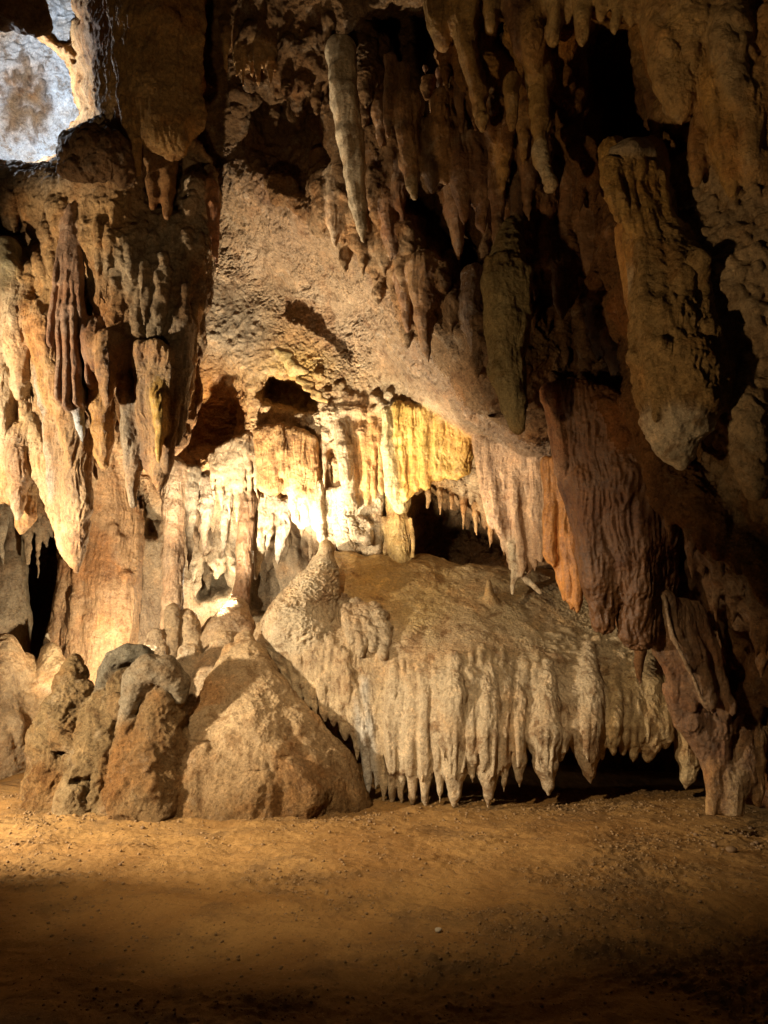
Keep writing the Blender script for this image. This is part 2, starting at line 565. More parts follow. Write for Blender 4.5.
    def build(s, sub=1, smooth_it=10, disp=1.0, warp=1.0):
        g = vdb.FloatGrid(0.5)
        g.copyFromArray(np.ascontiguousarray(s.F))
        pts, quads = g.convertToQuads(0.0)
        pts = np.asarray(pts)
        quads = np.asarray(quads).astype(np.int64)
        fc = pts[quads].mean(1)
        idx = np.clip(np.rint(fc).astype(int), 0, np.array(s.F.shape) - 1)
        fid = s.I[idx[:, 0], idx[:, 1], idx[:, 2]].astype(np.int32)
        iv = np.clip(np.rint(pts).astype(int), 0, np.array(s.F.shape) - 1)
        vid = s.I[iv[:, 0], iv[:, 1], iv[:, 2]].astype(np.int32)
        tv = s.T[iv[:, 0], iv[:, 1], iv[:, 2]].astype(np.float32)
        co = s.lo + pts * s.vox
        del g
        s.F = s.R = s.I = s.T = None
        if s.keep is not None:
            c = s.lo + fc * s.vox
            ok = s.keep(c, fid)
            quads, fid = quads[ok], fid[ok]
            used = np.unique(quads)
            mp = np.full(len(co), -1, np.int64)
            mp[used] = np.arange(len(used))
            co, vid, quads, tv = co[used], vid[used], mp[quads], tv[used]
        vid = np.maximum(vid, 0)
        fid = np.where(fid < 0, 0, fid)
        stt = np.array([q['st'] for q in SPEC], np.float32)
        pgt = np.array([q['pig'] for q in SPEC], np.float32)
        A = np.concatenate([stt[vid], pgt[vid]], 1)
        thin = np.clip(tv / 0.075, 0.22, 1)[:, None]
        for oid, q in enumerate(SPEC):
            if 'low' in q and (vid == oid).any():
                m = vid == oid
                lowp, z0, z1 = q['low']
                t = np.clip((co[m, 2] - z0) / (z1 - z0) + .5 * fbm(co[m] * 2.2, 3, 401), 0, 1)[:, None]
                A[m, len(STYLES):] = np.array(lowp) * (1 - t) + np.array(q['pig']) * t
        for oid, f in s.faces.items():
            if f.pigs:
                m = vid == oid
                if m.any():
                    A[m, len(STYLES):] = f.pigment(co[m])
                if f.stys and m.any():
                    A[m, :len(STYLES)] = f.pigment(co[m], f.stys)
        A[:, :len(STYLES)] *= thin
        e = np.concatenate([quads[:, [0, 1]], quads[:, [1, 2]], quads[:, [2, 3]], quads[:, [3, 0]]])
        n = len(co)
        deg = np.maximum(np.bincount(e[:, 0], minlength=n), 1)
        for _ in range(smooth_it):
            for c in range(A.shape[1]):
                A[:, c] = 0.4 * A[:, c] + 0.6 * np.bincount(e[:, 0], A[e[:, 1], c], minlength=n) / deg
        # refine (one Catmull-Clark step), warp, displace
        for _ in range(sub):
            co, quads, fid, A = refine(co, quads, fid, A)
        W, pig = A[:, :len(STYLES)].astype(np.float32), A[:, len(STYLES):]
        nr = normals(co, quads)
        co = co.astype(np.float32)
        wa, wb = co * 2.3, co * 7.5
        wv = 0.035 * warp * np.stack([noise(wa, 301), noise(wa, 302), 0.6 * noise(wa, 303)], 1) \
            + 0.012 * warp * np.stack([noise(wb, 304), noise(wb, 305), 0.6 * noise(wb, 306)], 1)
        d = displace(co, W)
        co = co + wv + nr * (disp * d)[:, None]
        nn = normals(co, quads)
        fv = quads
        order = np.argsort(fid, kind='stable')
        fs = fid[order]
        cuts = np.flatnonzero(np.diff(fs)) + 1
        for grp in np.split(order, cuts):
            if len(grp) < 6:
                continue
            oid = int(fid[grp[0]])
            q = fv[grp]
            used, inv = np.unique(q, return_inverse=True)
            sp = SPEC[oid]
            c = co[used]
            org = None
            if sp['kind'] != 'structure':
                org = np.array([c[:, 0].mean(), c[:, 1].mean(), c[:, 2].min() if sp.get('up') else c[:, 2].max()])
            if sp['ob'] is not None:                       # the thing continues in another cluster: one mesh
                continue
            o = link_mesh(sp['name'], c, inv.reshape(-1, 4), MAT[sp['mat']], pig[used], nn[used], org)
            sp['ob'] = o
            sp['made'] = True

BODY = {'stalactite': 'shaft', 'stalagmite': 'shaft', 'drapery': 'sheet', 'boulder': 'body', 'flowstone_shelf': 'dome', 'hanging_rock_mass': 'body'}
def close_specs():
    dgl = bpy.context.view_layer
    kids = {sp['parent'] for sp in SPEC if sp['parent'] is not None and sp['ob'] is not None}
    for i, sp in enumerate(SPEC):
        if i in kids:                                     # the thing becomes an Empty that parents its body and its parts
            body = sp['ob']
            body.name = BODY[sp['name']]
            e = bpy.data.objects.new(sp['name'], None)
            scene.collection.objects.link(e)
            e.location = body.location
            e.empty_display_size = .1
            dgl.update()
            body.parent = e
            body.matrix_parent_inverse = e.matrix_world.inverted()
            sp['ob'] = e
    dgl.update()
    for sp in SPEC:
        if sp['ob'] is not None:
            finish(sp['ob'], sp)
ORD = ['first', 'second', 'third', 'fourth', 'fifth', 'sixth', 'seventh', 'eighth', 'ninth', 'tenth', 'eleventh', 'twelfth',
       'thirteenth', 'fourteenth', 'fifteenth', 'sixteenth', 'seventeenth', 'eighteenth', 'nineteenth', 'twentieth']
# ------------------------------------------------------------------ pigments (the colour of the stone itself)
CREAM, OCHRE, RUST = (0.52, 0.40, 0.26), (0.44, 0.25, 0.085), (0.30, 0.13, 0.05)
BROWN, DARK, TAN = (0.21, 0.108, 0.042), (0.11, 0.060, 0.026), (0.46, 0.285, 0.125)
WHITE, YEL, GREY = (0.60, 0.51, 0.37), (0.58, 0.38, 0.10), (0.27, 0.22, 0.155)
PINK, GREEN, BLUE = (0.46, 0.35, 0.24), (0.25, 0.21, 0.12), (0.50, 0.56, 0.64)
ORNG = (0.52, 0.24, 0.06)

# ------------------------------------------------------------------ the cave shell: back wall and ceiling, one face in three tiles
ctrl = [(-200,-200,7.6),(100,-200,7),(300,-200,5.6),(500,-200,5.2),(700,-200,5.2),(980,-200,5.2),
 (-200,0,8.6),(0,0,8.3),(60,0,8.2),(120,0,7.9),(250,0,7.1),(350,0,6.8),(480,0,6.6),(640,0,6.6),(850,0,6.3),
 (-200,100,8.8),(90,100,8.4),(150,110,8.1),(250,90,7.7),(320,60,7.2),(400,100,7.2),(520,150,7.2),(640,150,7.0),(900,150,6.6),
 (240,150,8.2),(300,165,7.9),(400,220,7.5),(500,260,7.4),(640,300,7.6),
 (235,180,8.3),(300,215,8.0),(370,255,7.8),(415,330,7.8),(470,400,7.9),(530,440,8.0),
 (205,215,9.2),(250,235,9.1),(300,262,9.0),(360,310,9.0),(400,365,9.0),(440,420,9.0),(490,448,8.9),(545,468,8.7),
 (200,330,9.8),(260,340,9.8),(330,370,9.7),(380,400,9.5),
 (270,420,10.1),(330,440,9.8),(400,450,9.6),(460,460,9.4),(520,490,9.1),(560,520,9.1),
 (215,480,10.4),(180,500,10.4),(300,480,10.2),(350,510,10.0),
 (380,560,10.3),(440,550,10.5),(520,560,10.1),(600,600,9.8),(700,650,9.5),(900,650,9),
 (330,600,10.4),(270,600,10.9),(210,590,11.3),(160,560,10.7),
 (120,480,10.2),(100,560,10.2),(90,640,10.2),(140,640,10.3),(180,640,10.9),
 (-200,300,8.9),(0,330,9.4),(60,300,9.2),(120,350,9.6),(-200,500,9.7),(0,450,9.8),(30,520,10.2),(0,560,11.3),(40,600,11.6),(-200,650,11),
 (100,720,10.9),(0,760,11.9),(250,750,10.6),(450,750,10.6),(650,750,10),(900,780,9.2),
 (-200,900,11),(0,900,10.8),(250,900,10.4),(450,900,10.4),(650,900,10),(900,900,9.4),(0,1050,10.6),(450,1050,10.4),(900,1050,9.6)]
D0 = tps(ctrl)
hole = [(-60,20),(10,24),(28,32),(45,42),(62,60),(75,88),(76,118),(64,133),(60,152),(45,160),(20,168),(-60,168)]
D0 = carve(D0, [(-80,-2),(16,2),(46,8),(72,30),(94,70),(98,118),(86,150),(66,180),(30,196),(-80,196)], 1.3, 16)
D0 = carve(D0, hole, 9, 4)
D0 = carve(D0, [(36,-30),(64,-30),(76,20),(70,48),(52,40)], 4, 4)
D0 = carve(D0, [(28,-30),(70,-30),(84,20),(76,60),(56,44)], 0.5, 8)
D0 = carve(D0, [(186,356),(200,344),(222,350),(238,376),(242,420),(234,450),(188,454),(178,400)], 1.0, 7, .5)
D0 = carve(D0, [(258,395),(270,380),(300,385),(322,395),(318,412),(280,408)], 0.8, 5)
D0 = carve(D0, [(412,505),(430,490),(450,498),(470,515),(500,540),(520,555),(480,570),(412,570)], 0.85, 9)
D0 = carve(D0, [(343,548),(390,540),(392,572),(346,572)], 1.2, 5)
D0 = carve(D0, [(0,545),(20,530),(55,530),(80,560),(78,590),(50,640),(35,660),(-60,660),(-60,560)], 1.3, 8)
D0 = carve(D0, [(250,540),(275,520),(310,535),(315,580),(280,620),(245,620)], 0.8, 8)
D0 = carve(D0, [(197,575),(210,550),(232,560),(236,590),(200,600)], 1.2, 6)
D0 = carve(D0, [(95,505),(120,495),(140,500),(158,520),(150,535),(115,530)], 0.5, 6)
D0 = carve(D0, [(395,190),(430,190),(445,225),(480,250),(485,290),(455,290),(420,230)], 0.8, 8)
D0 = carve(D0, [(372,20),(405,5),(440,20),(450,90),(430,160),(398,120)], 0.9, 10)
D0 = carve(D0, [(250,90),(330,90),(345,160),(300,190),(255,150)], 0.5, 14)
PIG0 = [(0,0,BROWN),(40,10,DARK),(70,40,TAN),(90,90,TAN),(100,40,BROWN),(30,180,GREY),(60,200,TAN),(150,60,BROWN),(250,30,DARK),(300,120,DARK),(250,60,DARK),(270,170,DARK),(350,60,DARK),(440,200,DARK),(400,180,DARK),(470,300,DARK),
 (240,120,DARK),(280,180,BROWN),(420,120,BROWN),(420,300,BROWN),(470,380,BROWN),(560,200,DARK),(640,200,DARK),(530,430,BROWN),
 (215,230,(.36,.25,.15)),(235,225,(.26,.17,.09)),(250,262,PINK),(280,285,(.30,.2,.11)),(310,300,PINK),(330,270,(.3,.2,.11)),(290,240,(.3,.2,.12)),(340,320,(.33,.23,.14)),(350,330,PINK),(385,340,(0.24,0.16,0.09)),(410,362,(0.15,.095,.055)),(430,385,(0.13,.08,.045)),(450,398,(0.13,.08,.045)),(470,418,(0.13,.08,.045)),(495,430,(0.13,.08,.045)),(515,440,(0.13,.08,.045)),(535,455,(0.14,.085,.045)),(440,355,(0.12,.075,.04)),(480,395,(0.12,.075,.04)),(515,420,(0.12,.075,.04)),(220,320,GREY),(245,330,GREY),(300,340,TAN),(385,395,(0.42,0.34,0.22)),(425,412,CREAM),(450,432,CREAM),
 (300,370,YEL),(205,400,ORNG),(225,420,OCHRE),(190,430,ORNG),(300,420,CREAM),(340,430,WHITE),(280,450,CREAM),(390,440,YEL),(440,450,YEL),(430,480,OCHRE),
 (362,455,ORNG),(376,478,ORNG),(292,497,(.5,.3,.13)),(266,482,OCHRE),(330,482,(.5,.36,.2)),(410,455,ORNG),(350,470,CREAM),(470,480,CREAM),(250,480,OCHRE),(280,490,CREAM),(340,520,WHITE),(380,520,CREAM),(440,530,DARK),(500,550,BROWN),
 (200,470,TAN),(190,520,PINK),(230,560,WHITE),(290,550,GREY),(270,590,GREY),(210,580,WHITE),(120,500,CREAM),(140,520,WHITE),(100,560,TAN),(100,640,TAN),(150,620,PINK),
 (80,520,TAN),(20,350,TAN),(0,450,OCHRE),(30,480,TAN),(40,540,GREY),(20,600,BROWN),(60,600,BROWN),(50,760,OCHRE),(400,760,BROWN),(640,760,BROWN)]
_r, _c, _w = style(rock=1, crust=.5), style(rock=.5, crust=1.0), style(rock=.6, crust=.5, flute=.6)
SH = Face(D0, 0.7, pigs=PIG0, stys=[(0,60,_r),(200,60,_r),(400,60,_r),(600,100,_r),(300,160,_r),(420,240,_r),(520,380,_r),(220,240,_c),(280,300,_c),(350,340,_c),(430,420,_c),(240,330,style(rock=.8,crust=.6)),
    (210,410,style(rock=.8,crust=.8)),(300,400,_c),(340,440,style(crust=1.0)),(300,480,_w),(230,480,_w),(380,480,_w),(470,480,style(crust=1.0,rock=.3)),(340,530,_w),(200,560,style(rock=.6,flute=.8)),(280,560,style(smooth=1,rock=.3)),
    (20,350,style(flute=1,rock=.4)),(60,460,style(flute=1,rock=.5)),(110,510,style(crust=1.2)),(100,600,style(flute=.7,ripple=.7)),(140,620,style(flute=.6,ripple=.7)),(20,540,style(rock=.8,crust=1)),(40,620,style(smooth=1,rock=.4)),(440,540,_r),(600,640,_r),(400,760,_r),(-150,400,_r),(-150,100,_r),(800,300,_r)])
def d0(px, py):
    return SH.at(px, py)

TW = ((-3.45, 8.0, 1.5), (2.75, 12.6, 7.6))
TC = ((-1.9, 5.4, 4.0), (2.75, 8.0, 8.8))
TL = ((-6.6, 8.3, -0.2), (-3.45, 12.9, 6.3))
def front(c):
    px, py = project(c[:, 0], c[:, 1], c[:, 2])
    return c[:, 1] < sample(SH.D, px, py) + 0.45
def inside(c, box, m=0.0):
    return np.all((c > np.array(box[0]) - m) & (c < np.array(box[1]) + m), 1)

rough = style(rock=1, crust=0.35)
sh_c = new('cave_wall', kind='structure', pig=TAN, st=style(rock=0.6, crust=0.8, flute=0.3), mat='pale')
sh_l = new('cave_wall', kind='structure', pig=TAN, st=style(rock=0.6, flute=1.0, crust=0.3), mat='flow')
sh_t = new('cave_ceiling', kind='structure', pig=BROWN, st=rough, mat='rock')
sh_o = new('cave_ceiling', kind='structure', pig=BROWN, st=rough, mat='rock')

# outer tile, coarse
C = Cluster((-8.2, 5.0, -0.4), (6.4, 14.2, 11.0), 0.048, keep=lambda c, f: front(c) & ~(inside(c, TW, -0.03) | inside(c, TL, -0.03) | inside(c, TC, -0.03)) & (c[:, 2] > -0.35) & (c[:, 2] < 10.9) & (c[:, 0] > -8.1) & (c[:, 0] < 6.3) & (c[:, 1] < 14.1))
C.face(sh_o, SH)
def hang(C, oid, px, y0, y1, w, Y=None, k=0.05, lean=0.0, bend=0.0, w1=None, flat=1.0, up=18):
    """a stalactite: root y0, tip y1, root half-width w (pixels)"""
    if Y is None:
        Y = d0(px, y0) - 0.4 * w * SC(y0, 9)
    h = y1 - y0
    w1 = w * 0.16 if w1 is None else w1 * .8
    rg = random.Random(int(px * 131 + y1 * 17))
    pts = [(px - lean * up / max(h, 1), y0 - up, Y + 0.08, w * 1.35)]
    n = 4 if h < 40 else 7
    for i in range(n):
        t = i / (n - 1)
        prof = (1 - t) ** 0.8 if w1 < 0.5 * w else 1 - t
        wi = w1 + (w - w1) * prof
        wi *= 1 + (rg.uniform(-0.2, 0.2) if 0 < i < n - 1 else 0)
        jx = rg.uniform(-0.16, 0.16) * w if 0 < i < n - 1 else 0
        pts.append((px + lean * t + bend * math.sin(math.pi * t) + jx, y0 + (h - w1) * t, Y + rg.uniform(-.1, .1) * w * SC(y0, Y), max(wi, .8)))
    C.chain(oid, pts, k, flat)
    if w >= 8:                                   # ribs and side drips merged into the flank
        for j in range(3 + int(w > 12) * 2):
            a = rg.uniform(-1, 1)
            t0, t1 = rg.uniform(-0.1, 0.3), rg.uniform(0.45, 0.9)
            r0 = w * rg.uniform(0.22, 0.38)
            f0, f1 = 0.85 * ((1 - t0) ** 0.8), 0.85 * ((1 - t1) ** 0.8 + w1 / w * t1)
            zz = -math.sqrt(max(0.0, 1 - a * a)) * SC(y0, Y) * w * rg.choice((1, 1, 1, -1))
            C.chain(oid, [(px + lean * t0 + a * w * f0, y0 + h * t0, Y + zz * f0, r0), (px + lean * t1 + a * w * f1 * .9, y0 + h * t1, Y + zz * f1 * .9, r0 * 0.4)], k * 0.9)

C.build(sub=1)

# the dark ceiling in the middle, finer
C = Cluster(tuple(np.array(TC[0]) - 0.08), tuple(np.array(TC[1]) + 0.08), 0.027, keep=lambda c, f: (f != sh_t) | (inside(c, TC, 0.02) & front(c)))
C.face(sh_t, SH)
C.ribs(sh_t, d0, [(215,20),(420,10),(520,200),(540,420),(440,330),(330,215),(250,170)], 170, (20, 70), (5, 10), 31, .3, .5, .05)
# small spikes of the dark ceiling at the back
row = [(237,52,80,3),(243,55,84,3.4),(251,58,79,2.6),(257,50,86,3.2),(263,56,76,2.4),(270,60,84,3),(226,48,70,3)]
for i, (px, y0, y1, w) in enumerate(sorted(row)):
    o = new('stalactite', '%s short pale spike in the row on the dark ceiling right of the tan column' % ORD[i], 'stalactite', TAN, group='short spikes on the dark ceiling')
    hang(C, o, px, y0, y1 + 4, w * 1.25, Y=d0(px, y0) - .12, k=0.02)
D_ = None
ps = new('stalactite', 'long pale stalactite hanging alone against the dark ceiling at the top', 'stalactite', (0.62, 0.51, 0.36), style(flute=.7, smooth=.5), 'pale')
Yp = 6.75
C.chain(ps, [(341,52,Yp+.1,15),(342,76,Yp,13),(344,100,Yp,14),(350,135,Yp,12.5),(354,170,Yp,10),(359,205,Yp,7.5),(362,228,Yp,5),(363,240,Yp,2.5)], .04)
for (x0,y0,x1,y1,r) in [(336,70,348,150,6),(350,88,358,170,5.5),(343,90,356,205,5),(333,84,344,128,5),(354,120,364,200,4)]:
    C.chain(ps, [(x0,y0,Yp-.10,r),((x0+x1)/2-1,(y0+y1)/2,Yp-.09,r*.9),(x1,y1,Yp-.04,r*.5)], .02)
for (px,y0,y1,w,lb,pg,ln) in [(425,295,362,12,'broad brown stalactite low on the dark ceiling, just above the lit slope',(0.27,0.15,0.06),2),(405,285,335,8,'small brown stalactite left of the broad one above the lit slope',BROWN,2),
        (438,250,310,10,'brown stalactite above and right of the broad one over the lit slope',BROWN,0),(452,285,345,8,'dark slim stalactite right of the broad one over the lit slope',DARK,2),(472,300,352,9,'dark stubby stalactite beside the greenish grey one',DARK,0),
        (388,205,262,9,'dull brown stalactite just right of the pale lone one',BROWN,3),(372,180,215,6,'short brown spike close to the right of the pale lone one',BROWN,2),(378,110,150,6,'thin brown spike right of the root of the pale lone one',BROWN,2),
        (334,200,248,7,'small pinkish spike at the left of the tip of the pale lone one',PINK,2),(318,180,216,5,'little brown point on the dark ceiling left of the pale lone one',BROWN,1),
        (456,210,262,9,'brown stalactite under the black opening in the ceiling',BROWN,2),(400,170,222,8,'brown pointed stalactite between the pale lone one and the lower row',BROWN,2)]:
    o = new('stalactite', lb, 'stalactite', pg, style(flute=1.0, rock=.2), 'flow')
    hang(C, o, px, y0, y1, w, k=.05, lean=ln, up=24)
C.build(sub=1)

# centre tile: the lit wall over the shelf
C = Cluster(tuple(np.array(TW[0]) - 0.08), tuple(np.array(TW[1]) + 0.08), 0.024, keep=lambda c, f: (f != sh_c) | (inside(c, TW, 0.02) & front(c)))
C.face(sh_c, SH)
C.ribs(sh_c, d0, [(255,432),(400,440),(390,520),(330,535),(262,500)], 120, (14, 46), (2.4, 6), 32, .35, .5, .02)
C.ribs(sh_c, d0, [(178,458),(260,448),(262,500),(180,500)], 60, (14, 50), (2.5, 6), 33, .35, .5, .02)
C.ribs(sh_c, d0, [(250,385),(330,375),(420,420),(400,440),(260,430)], 50, (10, 26), (2.5, 6), 34, .2, .4, .03)
C.ribs(sh_c, d0, [(395,445),(560,470),(560,530),(440,500)], 60, (14, 40), (3, 6), 36, .3, .5, .03)
C.ribs(sh_c, d0, [(178,510),(310,510),(310,560),(178,560)], 40, (20, 60), (4, 9), 37, .3, .3, .04)
# fringe under the alcove
for i, (px, y0, y1, w) in enumerate([(220,468,512,3.6),(227,465,520,3.8),(234,462,523,4.2),(241,460,530,4.4),(249,455,518,3.8),(256,458,505,3.2),(213,474,500,2.8)]):
    pass
fr = sorted([(213,474,500,2.8),(220,468,512,3.6),(227,465,520,3.8),(234,462,523,4.2),(241,460,532,4.6),(249,455,515,3.6),(256,458,502,3)])
for i, (px, y0, y1, w) in enumerate(fr):
    o = new('stalactite', '%s cream stalactite from the left in the fringe beneath the ochre alcove' % ORD[i], 'stalactite', CREAM, mat='pale', group='cream fringe beneath the ochre alcove')
    hang(C, o, px, y0, y1, w, Y=d0(px, 465) - 0.22, k=0.03, lean=2)
fr = [(266,470,508,3),(276,466,500,3.4),(287,462,492,2.8),(300,458,486,3),(312,462,498,3.4),(324,458,488,2.6)]
for i, (px, y0, y1, w) in enumerate(fr):
    o = new('stalactite', '%s small spike from the left under the white popcorn crust of the lit wall' % ORD[i], 'stalactite', CREAM, mat='pale', group='small spikes under the white crust')
    hang(C, o, px, y0, y1, w, Y=d0(px, 465) - 0.18, k=0.03)
# lumps of white crust
rng = random.Random(4)
for i in range(70):
    t = rng.random()
    px, py = 262 + 150 * t + rng.gauss(0, 8), 428 - 8 * t + rng.gauss(0, 17)
    r = rng.uniform(0.03, 0.085)
    C.blob(sh_c, px, py, d0(px, py) - r * 0.5, (r, r, r * 0.8), 0.05)
for i in range(60):
    px = rng.uniform(440, 500); py = 470 + (px - 440) * 0.45 + rng.gauss(0, 11)
    r = rng.uniform(0.03, 0.08)
    C.blob(sh_c, px, py, d0(px, py) - r * 0.5, (r, r, r * 0.8), 0.05)
# slanting plate
pl_ = o = new('rock_plate', 'yellowish slanting plate of rock above the white crust on the lit slope', 'rock', (0.5, 0.38, 0.16), style(smooth=1), 'flow')
C.curtain(o, [(279,352,9.5),(292,372,9.45),(312,396,9.4)], [(290,356,9.45),(306,374,9.4),(326,400,9.35)], 7, 4, 0.03, 40, 2, tip=.8)
# small drapery columns on the wall
o = new('drapery', 'narrow cream column of dripstone at the left of the yellow drapery', 'drapery', CREAM, mat='pale')
C.chain(o, [(340,420,9.75,9),(345,450,9.6,7),(348,480,9.6,6.5),(352,505,9.62,6)], 0.05)
o = new('drapery', 'cream and orange ribbed drapery between the narrow column and the yellow drapery', 'drapery', (0.54, 0.32, 0.12), mat='pale')
C.curtain(o, [(356,425,9.7),(368,428,9.6),(380,425,9.6)], [(360,498,9.62),(370,505,9.55),(381,492,9.5)], 4, 5, 0.03, 1, 4)
o = new('drapery', 'large folded yellow drapery under the lip of the lit slope', 'drapery', YEL, style(flute=1.1), 'wet')
yd = o
C.curtain(o, [(398,408,9.25),(425,412,9.05),(450,425,8.95),(470,440,8.9)], [(405,492,9.25),(425,482,9.1),(445,476,9.05),(466,466,9.0)], 12, 6, 0.035, 2, 5, tip=0.7)
o = new('drapery', None, None, (0.62, 0.52, 0.28), mat='pale', parent=yd)
SPEC[o]['name'] = 'drapery_edge'
C.chain(o, [(387,412,9.3,6),(390,450,9.25,7.5),(395,490,9.25,9),(399,506,9.25,6)], 0.03)
o = new('drapery', 'white dripstone cluster with hanging points above the dark gap', 'drapery', WHITE, style(flute=0.7, crust=0.4), 'pale')
C.curtain(o, [(318,495,9.95),(345,492,9.75),(376,495,9.7)], [(326,536,9.95),(348,552,9.72),(376,553,9.7)], 9, 6.5, 0.045, 3, 6, tip=0.35)
C.chain(o, [(352,520,9.55,4),(357,535,9.52,6),(366,540,9.52,5),(369,526,9.55,4),(360,518,9.55,4)], 0.03)
o = new('column', 'short ochre column joining the lit wall to the shelf top', 'column', (0.42, 0.30, 0.12), mat='flow')
C.chain(o, [(398,500,9.7,12),(398,520,9.62,8),(398,545,9.6,9),(400,566,9.6,13)], 0.05)
C.curtain(o, [(386,520,9.62),(410,520,9.6)], [(385,552,9.6),(413,556,9.58)], 7, 3.2, 0.02, 5, 6, tip=0.4)
fr = [(353,545,560,2),(361,545,563,2.4),(380,540,562,2.2),(428,494,512,2.6),(440,492,516,3),(452,498,514,2.4),(464,508,530,3),(476,515,536,3),(490,525,548,3.2),(503,534,556,3),(515,545,562,2.8)]
for i, (px, y0, y1, w) in enumerate(fr):
    o = new('stalactite', '%s little spike from the left along the roof of the gaps above the shelf' % ORD[i], 'stalactite', CREAM if i < 3 else TAN, group='little spikes over the dark gaps')
    hang(C, o, px, y0, y1, w, Y=d0(px, y0 - 12) - 0.05, k=0.03, up=10)
# pleated drapery at the right end of the lit wall
o = new('drapery', 'pleated tan and pink drapery at the right end of the lit wall', 'drapery', (0.46, 0.30, 0.18), style(flute=1.0), 'flow')
C.curtain(o, [(478,440,8.75),(510,452,8.6),(546,458,8.45)], [(492,524,8.7),(512,566,8.6),(530,572,8.55),(545,556,8.45)], 17, 4.6, 0.022, 6, 7, tip=0.4)
pd = o
o = new('drapery_tip', None, None, WHITE, mat='pale', parent=pd)
C.chain(o, [(510,545,8.58,4),(515,575,8.58,3.4),(514,594,8.58,1.8)], 0.02)
C.chain(o, [(517,570,8.6,3),(527,580,8.58,3),(540,592,8.55,2.4)], 0.02)
o = new('drapery', 'orange and cream drapery hanging between the alcove fringe and the white cluster', 'drapery', (0.52,0.32,0.14), style(flute=1.0), 'pale')
C.curtain(o, [(258,432,9.95),(280,430,9.85),(312,440,9.8)], [(262,492,9.95),(285,484,9.85),(312,500,9.85)], 11, 6, 0.03, 41, 10, tip=.35)
o = new('drapery', 'low white curtain of dripstone left of the ringed white cluster', 'drapery', WHITE, style(flute=.8, crust=.3), 'pale')
C.curtain(o, [(292,488,9.9),(318,486,9.85)], [(296,520,9.9),(322,538,9.85)], 6, 6, 0.03, 42, 8, tip=.35)
# columns under the left of the wall
o = new('column', 'dark brown slender column standing under the cream fringe', 'column', (0.19, 0.11, 0.055), style(flute=1))
C.chain(o, [(247,500,10.2,10),(246,525,10.1,7),(245,570,10.0,7),(240,600,9.9,8),(234,625,9.8,15)], 0.05)
o = new('column', 'grey brown column rising from the small stalagmites left of the white window', 'column', (0.30, 0.21, 0.13), style(flute=1))
C.chain(o, [(172,470,10.0,15),(173,510,9.9,10),(173,560,9.85,9),(172,600,9.8,9),(172,640,9.7,11)], 0.06)
for i, (px, y0, y1, w, pg, lb) in enumerate([(192,490,572,6,GREY,'long grey stalactite beside the grey brown column'),(207,500,556,6,(0.36,0.28,0.2),'broad grey brown stalactite over the white window'),
        (262,520,580,7,WHITE,'white stalactite just right of the slender dark column'),(283,525,566,6,(0.5,0.44,0.36),'pale grey stalactite in the pocket left of the shelf cone'),(226,515,560,4,(0.4,0.33,0.25),'thin grey stalactite right of the white window'),
        (272,518,556,3.6,(0.5,0.42,0.32),'short pale stalactite between the white one and the pale grey one')]):
    o = new('stalactite', lb, 'stalactite', pg, mat='pale')
    hang(C, o, px, y0, y1, w, Y=d0(px, y0 - 10) - 0.25, k=0.05, lean=-3 if i < 2 else -6)
C.build(sub=1)

# left tile: the draped left wall
C = Cluster(tuple(np.array(TL[0]) - 0.08), tuple(np.array(TL[1]) + 0.08), 0.028, keep=lambda c, f: (f != sh_l) | (inside(c, TL, 0.02) & front(c)))
C.face(sh_l, SH)
C.ribs(sh_l, d0, [(-60,380),(150,400),(160,500),(60,530),(-60,520)], 120, (20, 80), (3.5, 9), 38, .3, .4, .04)
C.ribs(sh_l, d0, [(60,540),(170,540),(170,660),(60,680)], 70, (20, 60), (4, 9), 39, .15, .1, .05)
o = new('flowstone_curtain', 'orange tan flowstone curtain flowing down the left wall to the floor', 'flowstone', (0.46, 0.29, 0.15), style(flute=1.0, ripple=0.3))
C.curtain(o, [(84,470,10.15),(108,480,10.1),(132,490,10.25)], [(54,668,10.2),(98,695,9.95),(150,692,10.15)], 15, 8, 0.08, 8, 6, tip=1.3)
C.ribs(o, lambda x, y: 10.0, [(80,520),(120,520),(140,660),(66,660)], 26, (20, 60), (3, 6), 43, .2, .1, .03)
for i, (px, y0, y1, w, pg, lb) in enumerate([(2,528,566,5,WHITE,'white spike at the mouth of the dark left recess'),(28,535,572,3.6,CREAM,'thin cream spike in the dark left recess'),(38,530,580,3,CREAM,'long thin cream spike in the middle of the dark left recess'),(58,536,566,4,CREAM,'stubby cream spike at the right of the dark left recess')]):
    o = new('stalactite', lb, 'stalactite', pg, mat='pale')
    hang(C, o, px, y0, y1, w, Y=9.9 + 0.1 * i, k=0.04)
o = new('column', 'pale smooth column widening downward at the far left recess', 'column', (0.36, 0.28, 0.18), style(smooth=1))
C.chain(o, [(14,520,10.2,8),(13,545,10.2,8),(10,570,10.2,16),(4,620,10.2,24),(2,690,10.3,28)], 0.08)
C.build(sub=1)

